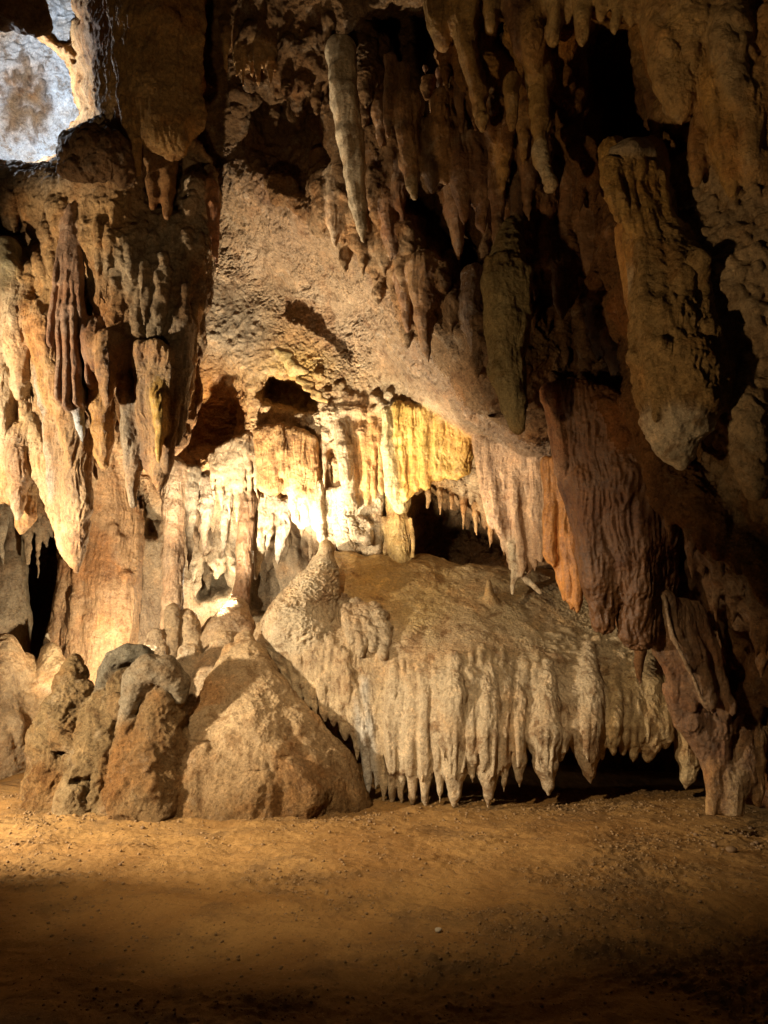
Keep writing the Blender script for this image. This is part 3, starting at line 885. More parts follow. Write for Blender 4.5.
# the chamber seen through the opening at the upper left
o_far = new('upper_chamber_wall', kind='structure', pig=BLUE, st=style(rock=1.2, crust=1.0), mat='pale')
DF = tps([(-200,-200,11.5),(200,-200,11.5),(-200,250,13.0),(200,250,13.0),(30,30,12.0),(30,150,12.8),(0,100,12.4)])
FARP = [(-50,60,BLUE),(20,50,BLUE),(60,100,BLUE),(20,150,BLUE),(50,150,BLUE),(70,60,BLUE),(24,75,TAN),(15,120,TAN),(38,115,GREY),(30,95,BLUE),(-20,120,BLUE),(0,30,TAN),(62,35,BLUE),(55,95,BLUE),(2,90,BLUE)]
C = Cluster((-9.5, 10.8, 7.5), (-3.2, 14.5, 14.5), 0.045, keep=lambda c, f: (c[:, 0] > -9.4) & (c[:, 0] < -3.3) & (c[:, 2] > 7.6) & (c[:, 2] < 14.4) & (c[:, 1] < 14.4))
C.face(o_far, Face(DF, 0.5, pigs=FARP))
o_cr = new('upper_chamber_crust', kind='structure', pig=(0.2, 0.12, 0.06), st=style(popcorn=.4, rock=.6), mat='rock')
for i in range(150):
    px, py = rng.choice([(22, 78), (14, 118), (38, 118), (26, 98), (10, 98), (42, 90)])
    px, py = px + rng.gauss(0, 5), py + rng.gauss(0, 12)
    r = rng.uniform(.015, .05)
    C.blob(o_cr, px, py, sample(DF, np.array([px]), np.array([py]))[0] - 0.01, (r, .06, r * 1.5), .01)
C.build(sub=1)
# ------------------------------------------------------------------ the hanging mass at the left
DL = tps([(-200,150,8.0),(0,150,7.9),(-200,350,7.9),(150,-150,6.2),(150,0,6.7),(110,0,6.8),(190,0,6.9),(150,130,7.0),(95,150,7.0),(150,200,7.3),(110,250,7.05),(190,250,7.3),(20,200,7.75),(20,300,7.8),
          (60,250,7.4),(150,330,7.25),(190,400,7.5),(60,400,7.7),(110,420,7.5),(0,400,7.9),(60,500,7.9),(150,500,7.6)])
DL = carve(DL, [(147,150),(165,142),(195,148),(212,165),(208,182),(185,178),(178,215),(160,215),(148,195)], 0.55, 6)
DL = carve(DL, [(-20,212),(15,210),(40,225),(46,250),(20,262),(-20,262)], 0.8, 6)
DL = carve(DL, [(-20,262),(5,275),(8,300),(-20,300)], 0.4, 4)
DL = carve(DL, [(72,262),(84,250),(95,290),(100,330),(112,372),(90,400),(80,330)], 0.45, 6)
DL = carve(DL, [(138,80),(145,85),(148,130),(140,140)], 0.25, 4)
outl = [(92,-200),(206,-200),(199,40),(197,140),(214,168),(216,250),(203,310),(195,380),(188,440),(178,446),(165,455),(150,430),(120,410),(100,420),(80,430),(50,410),(20,390),(-40,380),(-200,380),(-200,164),(0,163),(40,167),(62,160),(64,135),(88,128),(104,118),(98,60)]
PL = [(0,5,DARK),(40,25,DARK),(-60,0,DARK),(150,30,OCHRE),(110,20,BROWN),(130,90,TAN),(170,100,OCHRE),(180,30,BROWN),(100,150,DARK),(80,150,DARK),(120,170,DARK),(30,174,(0.42,0.38,0.33)),(0,172,(0.42,0.38,0.33)),(55,172,(0.4,0.34,0.27)),(30,186,TAN),(60,200,TAN),(20,200,OCHRE),(30,230,DARK),(75,250,TAN),(60,320,BROWN),
      (110,220,TAN),(120,270,GREY),(150,250,GREY),(180,230,GREY),(200,200,PINK),(190,290,DARK),(160,330,GREY),(180,400,BROWN),(100,340,BROWN),(120,380,BROWN),(20,320,CREAM),(40,300,TAN),(0,360,CREAM),(10,290,GREEN)]
LF = Face(DL, 1.1, outl, edge=26, bulge=0.4, pigs=PL)
hm = new('hanging_rock_mass', 'great hanging mass of draped limestone below the opening at the upper left', 'rock formation', GREY, style(rock=0.8, flute=0.4, popcorn=0.25), 'rock')
SPEC[hm]['mat'] = 'rock'
C = Cluster((-6.3, 5.7, 2.0), (-1.2, 9.1, 9.7), 0.024, keep=lambda c, f: (c[:, 0] > -6.2) & (c[:, 2] < 9.6))
C.face(hm, LF)
def dl(px, py):
    return LF.at(px, py)
C.chain(hm, [(-90,-40,7.7,50),(-10,-18,7.7,40),(16,2,7.8,24),(36,22,7.9,11)], .06)
C.chain(hm, [(110,-70,7.3,14),(112,0,7.3,12),(114,60,7.35,11),(116,125,7.25,12)], .06)  # rock added to close the gap and block light from the column edge
C.ribs(hm, dl, [(-60,185),(60,190),(90,260),(50,330),(-60,330)], 80, (20, 80), (3, 8), 51, .3, .4, .03, .1)
C.ribs(hm, dl, [(95,190),(205,190),(212,250),(195,380),(150,420),(100,400)], 150, (16, 60), (2, 5.5), 52, .4, .45, .015)
C.ribs(hm, dl, [(0,300),(60,310),(120,380),(90,420),(-40,380)], 90, (25, 80), (2.2, 6), 53, .35, .5, .02, .25)
def L(px, y0, y1, w, label, pig, name='stalactite', cat='stalactite', lean=0, Y=None, bend=0, w1=None, mat='flow', st=None, k=0.05, flat=1.0, group=None, up=18, parent=None):
    o = new(name, label, cat, pig, st or style(flute=0.9, smooth=0.2), mat, group=group, parent=parent)
    hang(C, o, px, y0, y1, w, Y=Y if Y is not None else dl(px, y0) - 0.1, k=k, lean=lean, bend=bend, w1=w1, flat=flat, up=up)
    return o
# the tan column at the top, fluted curtain, blunt stumps, shelf stone
o = new('hanging_column', 'tall tan column of flowstone hanging from the ceiling beside the opening', 'column', (0.36, 0.22, 0.09), style(flute=1.3, rock=0.3), 'rock')
C.curtain(o, [(112,-80,6.6),(150,-90,6.4),(190,-80,6.65)], [(135,110,6.8),(165,146,6.75),(192,128,6.9)], 7, 13, 0.08, 11, 6, tip=0.8)
C.chain(o, [(122,-40,6.7,14),(126,60,6.8,9),(134,140,6.85,7),(137,170,6.9,4)], 0.06)
for px, y0, y1, w, lb in [(153,160,210,7,'left one of the two blunt dark stumps under the tan column'),(168,165,221,8,'right one of the two blunt dark stumps under the tan column')]:
    L(px, y0, y1, w, lb, BROWN, Y=7.15, w1=4.5, st=style(smooth=0.7), mat='rock')
o = new('rock_ledge', 'rough dark brown ledge jutting out at the corner of the bright opening', 'rock', DARK, style(rock=0.8, popcorn=0.5), 'rock')
C.chain(o, [(72,160,6.8,12),(92,146,6.7,15),(112,152,6.75,17),(122,172,6.85,12)], 0.05)
C.chain(o, [(66,172,6.82,7),(80,168,6.75,10),(100,165,6.75,14)], 0.05)
o = new('fluted_curtain', None, None, (0.27, 0.165, 0.105), style(flute=0.6), 'flow', parent=hm)
for (a, b, y0, y1, r) in [(66,50,222,345,3),(69,59,214,398,3.6),(72,69,210,408,4),(75,79,212,404,3.6),(77,90,216,385,3)]:
    C.chain(o, [(a,y0,7.3,r),((a+b)/2-2,(y0+y1)/2,7.2,r*1.1),(b,y1,7.35,r)], 0.012, 2.2)
# white-blue and cream draperies along the left
L(18,318,400,13,'broad cream drapery at the far left below the round dark lump',CREAM,lean=2,w1=6)
L(2,330,470,10,'long cream stalactite cut by the left edge of the photo',CREAM,lean=4,w1=5)
L(32,325,420,8,'narrow ochre drapery slanting down left of the fluted curtain',OCHRE,lean=22,w1=5)
L(45,330,470,9,'long tan drapery slanting down to the leaf shaped curtain',TAN,lean=28,w1=6)
L(78,395,443,7,'short bluish white stalactite beneath the fluted curtain',BLUE,lean=4,mat='pale',Y=7.45)
L(44,385,500,6,'thin whitish drapery rib beside the leaf shaped curtain',(0.46,0.44,0.40),lean=8,Y=7.7,mat='pale')
lf = new('drapery', 'large brown leaf shaped curtain, lowest tip of the left hanging mass', 'drapery', (0.34,0.22,0.11), style(flute=1.2), 'flow')
C.curtain(lf, [(52,420,7.7),(70,410,7.6),(86,425,7.65)], [(64,535,7.8),(76,562,7.75),(84,520,7.7)], 7, 8, 0.05, 12, 4, tip=0.35)
C.chain(lf, [(76,540,7.75,8),(75,570,7.75,3)], 0.04)
o = new('drapery', 'cream edged drapery running diagonally to the low tip at the left', 'drapery', (0.48,0.36,0.21), style(flute=1.2), 'flow')
C.curtain(o, [(22,400,7.9),(40,440,7.85),(50,480,7.85)], [(30,470,7.9),(58,530,7.85),(72,566,7.8)], 9, 6.5, 0.04, 13, 5, tip=0.5)
L(8,425,488,9,'blunt tan stalactite left of the pale tipped bulb',TAN,Y=7.9,w1=5)
o = L(18,455,515,9,'bulb shaped stalactite with a pale tip at the far left',(0.36,0.24,0.14),Y=7.8,w1=6)
t = new('tip', None, None, WHITE, style(smooth=.5), 'pale', parent=o); C.chain(t, [(18,508,7.8,5.5),(18,518,7.8,3)], 0.02)
for (a, b, c_, d_, n_, lb, pg) in [((-20,330),(16,330),(-14,440),(14,470),7,'wide cream curtain of drips at the left edge of the photo',CREAM),((24,340),(50,350),(36,452),(60,500),7,'tan and cream curtain of drips above the diagonal drapery',(0.44,0.31,0.17)),
        ((-20,420),(24,430),(-16,500),(28,520),8,'lower ochre curtain of drips behind the pale tipped bulb',(0.42,0.27,0.12))]:
    o = new('drapery', lb, 'drapery', pg, style(flute=1.1), 'flow')
    C.curtain(o, [(a[0],a[1],7.95),(b[0],b[1],7.85)], [(c_[0],c_[1],8.05),(d_[0],d_[1],7.95)], n_, 6.5, .035, int(a[1]), 16, tip=.35)
# central lower cluster
L(96,345,372,8,'small brown knob beside the foot of the fluted curtain',BROWN,Y=7.25,w1=5)
o = L(108,360,408,9,'brown bulb stalactite with a pale rim in the middle of the cluster',(0.33,0.19,0.08),Y=7.15,w1=6)
L(124,355,405,7,'small dark stalactite right of the pale rimmed bulb',BROWN,Y=7.25,w1=4)
L(103,395,470,11,'broad ochre drapery below the pale rimmed bulb',OCHRE,Y=7.5,w1=6)
L(131,390,508,11,'long grey cylinder shaped stalactite in the middle of the left mass',(0.27,0.21,0.14),Y=7.4,w1=5,lean=2)
L(146,380,470,8,'dark slim stalactite between the grey cylinder and the yellow blade',DARK,Y=7.35,w1=4)
o = new('drapery', 'brown drapery ending in a long point right of the grey cylinder', 'drapery', (0.32,0.2,0.09), style(flute=1.0), 'flow')
C.curtain(o, [(140,350,7.2),(158,345,7.15),(170,360,7.2)], [(152,478,7.35),(160,494,7.3),(167,470,7.3)], 6, 7, 0.04, 14, 4, tip=0.3)
L(159,400,464,6,'bright yellow blade of dripstone on the brown pointed drapery',(0.55,0.36,0.09),Y=7.12,w1=2,lean=-2,mat='wet')
L(180,350,448,11,'dark grey brown stalactite at the right edge of the left mass',(0.22,0.16,0.10),Y=7.3,w1=3,lean=-2)
L(192,330,420,6,'slim ochre edge stalactite beside the lit alcove',OCHRE,Y=7.45,w1=3,lean=-6)
L(213,205,265,5,'thin reddish point hanging before the lit slope',RUST,Y=7.4,w1=1.5,lean=3)
L(8,268,312,10,'round mossy brown lump in the niche at the far left',GREEN,Y=7.7,w1=9,name='rock_lump',cat='rock',st=style(smooth=1))
C.build(sub=1)
# ------------------------------------------------------------------ the dark mass at the right, nearest the camera
DR = tps([(400,-200,4.9),(600,-200,4.4),(800,-200,4.0),(1000,-200,3.9),(420,0,5.9),(500,0,5.6),(600,0,5.2),(700,0,4.75),(768,0,4.5),(950,0,4.2),
          (420,100,6.2),(500,120,5.9),(560,140,5.9),(640,180,5.6),(700,120,4.8),(768,130,4.6),(950,150,4.4),(510,260,6.1),(570,260,5.9),(640,260,5.4),(700,260,4.85),(768,260,4.6),(950,300,4.5),
          (560,380,6.2),(620,400,5.9),(700,380,5.1),(768,400,4.75),(950,450,4.7),(575,470,6.5),(640,520,6.3),(690,480,5.5),(730,520,5.2),(768,540,5.0),(950,600,5.0),
          (600,600,6.6),(660,620,6.5),(720,620,6.2),(768,610,5.6),(700,720,6.5),(768,720,6.3),(730,800,6.6),(900,800,6.3)])
DR = carve(DR, [(575,60),(592,22),(636,25),(648,80),(655,120),(675,135),(690,110),(700,150),(655,160),(600,155),(585,110)], 1.0, 9)
DR = carve(DR, [(530,265),(600,285),(628,340),(622,395),(560,385),(535,330)], 0.8, 9)
DR = carve(DR, [(492,40),(500,90),(515,110),(520,60),(505,20)], 0.7, 6)
DR = carve(DR, [(525,190),(560,150),(600,200),(620,300),(640,380),(560,380),(520,330)], 0.35, 16)
DR = carve(DR, [(645,480),(690,520),(720,600),(768,640),(860,680),(860,800),(700,790),(690,700),(640,640)], 0.35, 18)
outr = [(385,-240),(398,-60),(420,10),(440,60),(462,110),(500,170),(508,240),(512,300),(548,360),(556,400),(566,470),(580,540),(600,600),(640,615),(668,630),(690,690),(704,760),(715,800),(760,812),(1000,812),(1000,-240)]
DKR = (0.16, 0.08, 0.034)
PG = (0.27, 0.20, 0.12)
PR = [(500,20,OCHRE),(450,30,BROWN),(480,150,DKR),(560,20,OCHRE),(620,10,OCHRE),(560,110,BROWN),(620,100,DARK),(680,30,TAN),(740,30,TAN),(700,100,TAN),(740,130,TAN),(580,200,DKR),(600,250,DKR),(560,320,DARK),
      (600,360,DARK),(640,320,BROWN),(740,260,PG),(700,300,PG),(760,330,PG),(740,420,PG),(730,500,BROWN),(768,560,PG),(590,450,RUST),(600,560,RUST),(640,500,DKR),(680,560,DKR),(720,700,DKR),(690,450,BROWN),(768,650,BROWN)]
_r = style(rock=1.1, flute=.5)
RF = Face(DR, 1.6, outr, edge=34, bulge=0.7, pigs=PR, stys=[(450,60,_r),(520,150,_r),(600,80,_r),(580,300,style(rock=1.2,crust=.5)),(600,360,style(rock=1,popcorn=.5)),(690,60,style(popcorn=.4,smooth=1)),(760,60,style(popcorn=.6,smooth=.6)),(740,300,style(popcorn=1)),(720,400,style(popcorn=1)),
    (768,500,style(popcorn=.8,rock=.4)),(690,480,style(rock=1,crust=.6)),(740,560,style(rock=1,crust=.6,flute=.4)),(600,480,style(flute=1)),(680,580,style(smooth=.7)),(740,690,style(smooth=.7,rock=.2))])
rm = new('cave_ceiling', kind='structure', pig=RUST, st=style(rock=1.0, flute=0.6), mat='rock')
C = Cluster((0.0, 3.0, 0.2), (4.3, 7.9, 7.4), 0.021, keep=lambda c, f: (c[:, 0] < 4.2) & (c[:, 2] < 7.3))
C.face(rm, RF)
def dr(px, py):
    return RF.at(px, py)
C.ribs(rm, dr, [(400,0),(560,0),(640,180),(640,330),(540,340),(500,200),(440,110)], 120, (20, 80), (4, 10), 61, .35, .5, .03)
C.ribs(rm, dr, [(640,0),(800,0),(800,180),(690,160)], 60, (14, 50), (5, 10), 62, .3, .4, .03)
C.ribs(rm, dr, [(560,380),(680,400),(720,520),(800,560),(760,640),(620,600)], 80, (25, 90), (4, 9), 63, .2, .3, .03)
C.ribs(rm, dr, [(680,640),(800,640),(800,780),(710,780)], 40, (20, 70), (5, 10), 64, .2, .3, .03)
RUST = (0.20, 0.105, 0.048)
def Rt(px, y0, y1, w, label, pig, lean=0, Y=None, bend=0, w1=None, mat='flow', st=None, k=0.05, flat=1.0, up=20, name='stalactite', cat='stalactite', out=0.10, parent=None, group=None):
    o = new(name, label, cat, pig, st or style(flute=0.7, smooth=0.5), mat, parent=parent, group=group)
    hang(C, o, px, y0, y1, w, Y=Y if Y is not None else dr(px, y0) - out, k=k, lean=lean, bend=bend, w1=w1, flat=flat, up=up)
    return o
# upper row, from left to right
Rt(426,30,74,6,'thin brown spike before the black hollow at the top',RUST)
Rt(437,5,52,11,'stubby ochre stalactite with a rimmed foot at the top of the ceiling row',(0.36,0.22,0.08),w1=6,lean=8)
Rt(440,60,97,4,'thin spike below the stubby ochre stalactite',RUST)
o = Rt(462,20,132,12,'long ochre stalactite with a knobbed tip in the upper row',(0.38,0.23,0.08),lean=20,w1=6,bend=3)
t = new('tip', None, None, (0.46,0.32,0.14), style(popcorn=.4), 'flow', parent=o); C.chain(t, [(480,108,dr(462,20)-.1,6),(482,120,dr(462,20)-.1,7),(481,131,dr(462,20)-.1,3.5)], 0.03)
Rt(460,90,136,4,'thin dark string of dripstone left of the knobbed stalactite',RUST,lean=2)
Rt(492,-10,36,10,'short tan stalactite at the top edge above the knobbed one',(0.42,0.28,0.12),w1=3)
Rt(515,0,62,11,'red brown tapering stalactite between two black gaps at the top',RUST,lean=6,w1=4)
Rt(500,95,190,16,'broad pointed ochre stalactite right of the knobbed one',(0.38,0.22,0.07),w1=3,lean=4)
Rt(512,100,132,6,'little bulb on the side of the broad pointed stalactite',(0.36,0.22,0.08),w1=4.5,Y=5.45)
Rt(534,40,74,11,'short cone at the root of the long curved stalactite',(0.34,0.2,0.07),w1=5,Y=5.35)
o = Rt(537,60,168,12.5,'long curved ochre stalactite with a pale broken tip',(0.36,0.23,0.08),lean=4,w1=8,Y=5.5)
t = new('tip', None, None, (0.5,0.42,0.3), style(popcorn=.5), 'pale', parent=o); C.chain(t, [(541,150,5.5,7.5),(546,170,5.48,6),(549,183,5.46,6.5),(548,187,5.46,5)], 0.025)
Rt(556,-10,44,11,'blunt tan stalactite at the top edge with a wet drop shaped end',(0.44,0.31,0.14),w1=8)
t=Rt(584,-10,46,9,'tan stalactite tapering to a narrow point at the top edge',(0.44,0.31,0.14),w1=3)
Rt(603,-8,22,6,'small knob stalactite in the top row beside the narrow point',(0.44,0.31,0.14),w1=5)
Rt(619,-8,34,5,'thin drip stalactite at the left of the black gap',(0.44,0.31,0.14),w1=3)
Rt(572,45,102,15,'dark red brown blunt hanging lobe under the top row',RUST,w1=8,Y=5.9)
o = Rt(682,20,126,34,'large pointed tan stalactite left of the knobbly wall',(0.42,0.28,0.12),lean=-2,w1=3,st=style(popcorn=.3,smooth=1,flute=.3),out=0.05,up=30)
Rt(662,60,104,10,'small tan cone on the flank of the large pointed stalactite',(0.40,0.26,0.11),lean=4,w1=4,Y=4.75)
Rt(722,90,196,18,'ochre flowstone tongue with knobby end right of the large pointed stalactite',(0.42,0.25,0.08),lean=10,w1=6,st=style(flute=1.1),out=0.0)
Rt(746,100,190,15,'tan flowstone tongue beside the ochre one at the right edge',(0.40,0.27,0.12),lean=4,w1=6,st=style(flute=1.1),out=0.0)
Rt(728,30,108,17,'swollen grey tan fold of rock above the flowstone tongues',(0.38,0.27,0.14),lean=10,w1=9,st=style(smooth=1,popcorn=.3))
Rt(701,130,188,9,'short ochre stub left of the flowstone tongues',(0.36,0.21,0.08),w1=5,lean=-6)
for (px,y0,y1,w,lb,pg,ln) in [(470,-8,24,8,'small tan stub at the top edge left of the short tan stalactite',(0.4,0.26,0.1),0),(538,-8,28,8,'tan stub at the top edge above the long curved stalactite',(0.42,0.29,0.13),0),(570,-8,24,7,'tan knob at the top edge right of the blunt tan stalactite',(0.44,0.31,0.14),0),
        (634,-8,30,9,'brown stub at the top edge right of the thin drip',(0.36,0.23,0.09),0),(528,150,222,8,'dark rusty spike behind the long curved stalactite',RUST,2),(545,200,268,9,'rusty spike below the pale broken tip',RUST,2),(566,170,236,10,'broad rusty spike in the dark hollow of the ceiling',RUST,0),(586,215,280,9,'rusty spike left of the hand shaped drapery',RUST,2),
        (560,262,322,9,'dark spike in the hollow right of the greenish stalactite',DARK,0),(596,300,362,10,'dark spike in the hollow left of the huge stalactite',DARK,2),(478,60,112,6,'narrow ochre spike above the knobbed tip',(0.36,0.22,0.08),4),(448,110,150,5,'short dark spike left of the dark string of dripstone',RUST,2),(524,110,166,6,'slim ochre spike between the broad pointed and the long curved stalactites',(0.34,0.2,0.07),0),
        (655,120,160,7,'small brown spike under the large pointed stalactite',BROWN,2),(612,330,392,8,'small rough spike on the dark rock above the brown curtain',BROWN,2)]:
    Rt(px, y0, y1, w, lb, pg, lean=ln, out=.06, up=24)
# lower left rows of the dark ceiling (behind)
for (px,y0,y1,w,lb,pg,ln) in [(388,95,142,5,'slim dark spike left of the lower ceiling row',BROWN,0),(402,105,150,6,'small brown stalactite at the left of the lower row',BROWN,2),
      (410,140,200,11,'brown stalactite with pale tip in the lower ceiling row',(0.3,0.17,0.07),4),(431,165,196,8,'stubby dark stalactite next to the pale tipped one',DARK,2),
      (444,135,188,10,'hollow looking brown stalactite in the middle of the lower row',(0.32,0.17,0.06),2),(461,165,226,10,'red brown stalactite on the right of the lower row',RUST,2),
      (480,180,235,11,'knobby red brown stalactite above the black opening',RUST,1),(473,140,200,7,'slanting slim stalactite behind the knobby one',RUST,10),
      (497,195,258,7,'thin red brown stalactite at the right end of the lower row',RUST,0),(518,190,255,6,'dark slim stalactite above the greenish one',DARK,0)]:
    o = new('stalactite', lb, 'stalactite', pg, style(flute=.8, smooth=.4), 'flow')
    hang(C, o, px, y0, y1, w, Y=6.35 if px < 490 else 6.1, k=0.06, lean=ln, up=34)
    if 'pale tip' in lb and px == 410:
        t = new('tip', None, None, (0.5,0.38,0.22), style(smooth=.3), 'pale', parent=o); C.chain(t, [(413,186,6.35,5.5),(414,197,6.35,4)], .02)
gs = new('stalactite', 'thick greenish grey stalactite hanging over the lit wall', 'stalactite', (0.27,0.22,0.12), style(flute=0.9, rock=.35), 'rock')
C.chain(gs, [(512,228,6.1,8),(508,255,5.9,15),(504,285,5.8,20),(506,330,5.76,20),(509,370,5.76,15),(514,405,5.76,10),(518,430,5.76,5)], .05)
for (x0,y0,x1,y1,r) in [(490,262,500,380,6),(502,258,512,420,6),(518,262,522,380,6),(526,270,526,350,5),(496,280,506,405,5)]:
    C.chain(gs, [(x0,y0,5.72,r),((x0+x1)/2,(y0+y1)/2,5.66,r*.7),(x1,y1,5.73,r*.3)], .05)
# hand-like drapery and the huge stalactite
hd = o = new('drapery', 'hand shaped ochre drapery with a flat grey top', 'drapery', (0.40,0.25,0.08), style(flute=1.0, smooth=.4), 'flow')
C.chain(o, [(612,150,5.3,12),(622,175,5.15,18),(634,200,5.05,20),(648,228,5.0,15),(655,246,5.0,9)], .05)
C.chain(o, [(650,150,5.3,12),(648,175,5.12,18),(652,200,5.05,16),(664,232,5.0,9)], .05)
for (a,b,c,d,r) in [(612,168,634,236,8),(624,165,646,250,8),(636,165,662,256,8),(648,168,672,262,7),(658,178,690,250,6),(606,162,618,222,5),(644,172,668,240,6)]:
    C.chain(o, [(a,b,4.95,r*1.1),((a+c)/2-3,(b+d)/2+6,4.86,r*.95),(c,d,4.84,r*.6)], 0.01)
t = new('flat_top', None, None, GREY, style(smooth=.4), 'flow', parent=hd); C.blob(t, 631, 153, 5.02, (0.17,0.16,0.075), 0.02)
C.chain(t, [(612,152,4.95,6),(632,149,4.88,8),(650,153,4.95,6)], .02)
Rt(632,215,288,9,'slender ochre spike with a white end under the hand shaped drapery',(0.40,0.25,0.08),Y=4.98,w1=3.5,mat='flow')
t = new('tip', None, None, (0.6,0.52,0.4), style(smooth=.3), 'pale', parent=len(SPEC)-1); C.chain(t, [(632,276,4.97,5.5),(632,288,4.97,3.5)], .02)
big = new('stalactite', 'huge tan stalactite with a pale blunt end beside the knobbly wall', 'stalactite', (0.36,0.25,0.12), style(flute=.9, rock=.65, popcorn=.2, smooth=.5), 'rock')
C.chain(big, [(652,205,5.1,18),(655,250,5.0,21),(662,290,4.92,27),(672,335,4.86,36),(680,372,4.85,41),(680,395,4.85,37)], 0.08)
for (x,y,r,h) in [(694,268,8,16),(702,300,9,14),(713,338,9,14),(720,368,8,12),(712,398,8,10),(640,300,7,20),(636,350,7,24)]:
    C.chain(big, [(x,y-h*.5,4.87,r*.7),(x+1,y+h*.3,4.84,r),(x,y+h,4.86,r*.5)], .03)
for (x0,y0,x1,y1,r) in [(640,225,646,385,6),(652,215,664,400,8),(668,225,690,330,9),(690,260,712,360,11),(648,260,655,420,7),(700,300,716,400,12),(664,300,690,410,9),(682,235,704,300,8),(676,330,700,420,10)]:
    C.chain(big, [(x0,y0,4.9,r),((x0+x1)/2+2,(y0+y1)/2,4.69,r*.8),(x1,y1,4.72,r*.4)], 0.06)
for (x0,y0,r) in [(700,262,9),(712,330,10),(660,345,8),(690,380,12),(706,395,8)]:
    C.chain(big, [(x0,y0,4.62,r),(x0+3,y0+10,4.66,r*.7)], .03)
t = new('pale_end', None, None, (0.58,0.52,0.43), style(rock=.6, flute=.5), 'pale', parent=big)
C.chain(t, [(680,388,4.85,37),(677,418,4.85,29),(680,446,4.86,15),(684,466,4.86,4)], 0.05)
C.chain(t, [(662,405,4.84,14),(660,432,4.84,8),(661,446,4.85,4)], 0.03)
C.chain(t, [(698,408,4.84,12),(697,432,4.85,7),(695,446,4.86,3)], 0.03)
edge = new('drapery', 'thin ochre drapery edge along the left of the huge stalactite', 'drapery', OCHRE, style(flute=.6), 'wet')
C.chain(edge, [(622,230,5.15,7),(632,300,5.08,6),(640,360,5.05,6),(650,420,5.0,5)], 0.03)
# knobbly popcorn wall, each nodule a lump of the wall
pop = new('popcorn_wall', 'knobbly grey popcorn covered rock face at the right edge', 'rock formation', (0.30,0.225,0.14), style(popcorn=.35), 'popcorn')
rng = random.Random(9)
for i in range(1400):
    px, py = rng.uniform(690, 830), rng.uniform(165, 520)
    if px < 700 + 0 * py and 250 < py < 470 and px < 728: continue
    if rng.random() < 0.25 and py > 400: continue
    r = rng.uniform(0.02, 0.038)
    C.blob(pop, px, py, dr(px, py) - r * rng.uniform(-0.3, 1.0), (r, r, r * rng.uniform(.9, 1.5)), 0.003)
for i in range(160):
    px = rng.uniform(640, 830); py = 10 + rng.uniform(0, 120)
    r = rng.uniform(0.025, 0.055)
    C.blob(rm, px, py, dr(px, py) - r * 0.7, (r, r, r * 1.2), 0.03)
Rt(748,410,500,15,'warty grey tan stalactite near the right edge below the popcorn',(0.36,0.28,0.18),lean=8,w1=8,st=style(popcorn=.6),mat='popcorn')
Rt(722,330,378,12,'dark rounded stub in the gap right of the huge stalactite',BROWN,w1=8,out=0.0,st=style(smooth=.8))
for i in range(34):           # ragged lower edge of the wall
    u = i / 33
    px = 652 + 128 * u + rng.uniform(-3, 3); y = 478 + 110 * u ** 0.9
    o_ = rm
    hang(C, o_, px, y - 14, y + rng.uniform(6, 34), rng.uniform(5, 9), Y=5.35 - 0.35 * u, k=0.05, up=20)
# the dark brown curtain, its front pleat and the red side curtain
cu = new('curtain', 'tall dark brown curtain of dripstone ending in two rounded feet', 'drapery', (0.15,0.07,0.028), style(flute=1.4), 'wet')
C.curtain(cu, [(556,395,6.3),(580,390,6.2),(612,400,6.1)], [(586,560,6.45),(600,628,6.4),(612,600,6.3)], 9, 10, 0.05, 21, 6, tip=0.8)
C.chain(cu, [(588,480,6.25,16),(598,580,6.3,13),(603,622,6.32,10)], 0.05)
C.curtain(cu, [(612,410,6.1),(640,440,6.1),(665,470,6.1)], [(632,630,6.35),(644,634,6.3),(660,600,6.35)], 7, 14, 0.06, 22, 6, tip=0.8)
C.chain(cu, [(625,480,6.15,20),(638,590,6.25,16),(642,628,6.3,9)], 0.06)
pl = new('drapery', 'pinkish pleated blade at the upper left of the dark brown curtain', 'drapery', (0.40,0.22,0.12), style(flute=1.2), 'flow')
C.curtain(pl, [(549,392,6.25),(558,400,6.2)], [(560,470,6.35),(568,480,6.3)], 4, 5, 0.03, 23, 5, tip=.5)
or_ = new('drapery', 'orange pleated drapery hanging left of the dark brown curtain', 'drapery', (0.46,0.21,0.06), style(flute=1.0), 'wet')
C.curtain(or_, [(546,462,7.0),(560,462,6.9),(574,470,6.85)], [(549,560,7.0),(566,598,6.95),(578,612,6.9)], 9, 5, 0.025, 24, 5, tip=0.4)
# lower right: slanting sheets and the foot
s1 = new('drapery', 'slanting red brown sheet of dripstone above the dark right foot', 'drapery', (0.22,0.115,0.05), style(flute=1.0), 'flow')
C.curtain(s1, [(648,618,6.4),(656,604,6.32),(664,600,6.28)], [(674,690,6.5),(684,705,6.48),(694,708,6.45)], 9, 5, 0.035, 25, 5, tip=.6)
s2 = new('drapery', 'blade of dripstone with a painted lit edge crossing down to the right foot', 'drapery', (0.25,0.14,0.065), style(flute=1.0), 'flow')
C.curtain(s2, [(666,598,6.22),(680,606,6.3),(700,606,6.38)], [(690,668,6.3),(706,706,6.38),(732,712,6.4)], 12, 5.5, 0.04, 26, 4, tip=.6)
t = new('lit_edge', None, None, (0.42,0.29,0.17), style(flute=.4), 'flow', parent=s2)  # light along the blade's edge, painted in as a paler colour
C.chain(t, [(664,597,6.16,2.6),(674,640,6.18,2.6),(688,668,6.22,2.4),(704,704,6.32,2.2),(716,716,6.36,1.5)], .015)
s3 = new('drapery', 'brown fold of dripstone hanging above the foot of the right wall', 'drapery', (0.22,0.12,0.06), style(flute=.9), 'flow')
C.curtain(s3, [(672,690,6.5),(700,690,6.5),(720,700,6.5)], [(700,752,6.6),(710,775,6.6),(722,760,6.55)], 7, 8, 0.04, 27, 6)
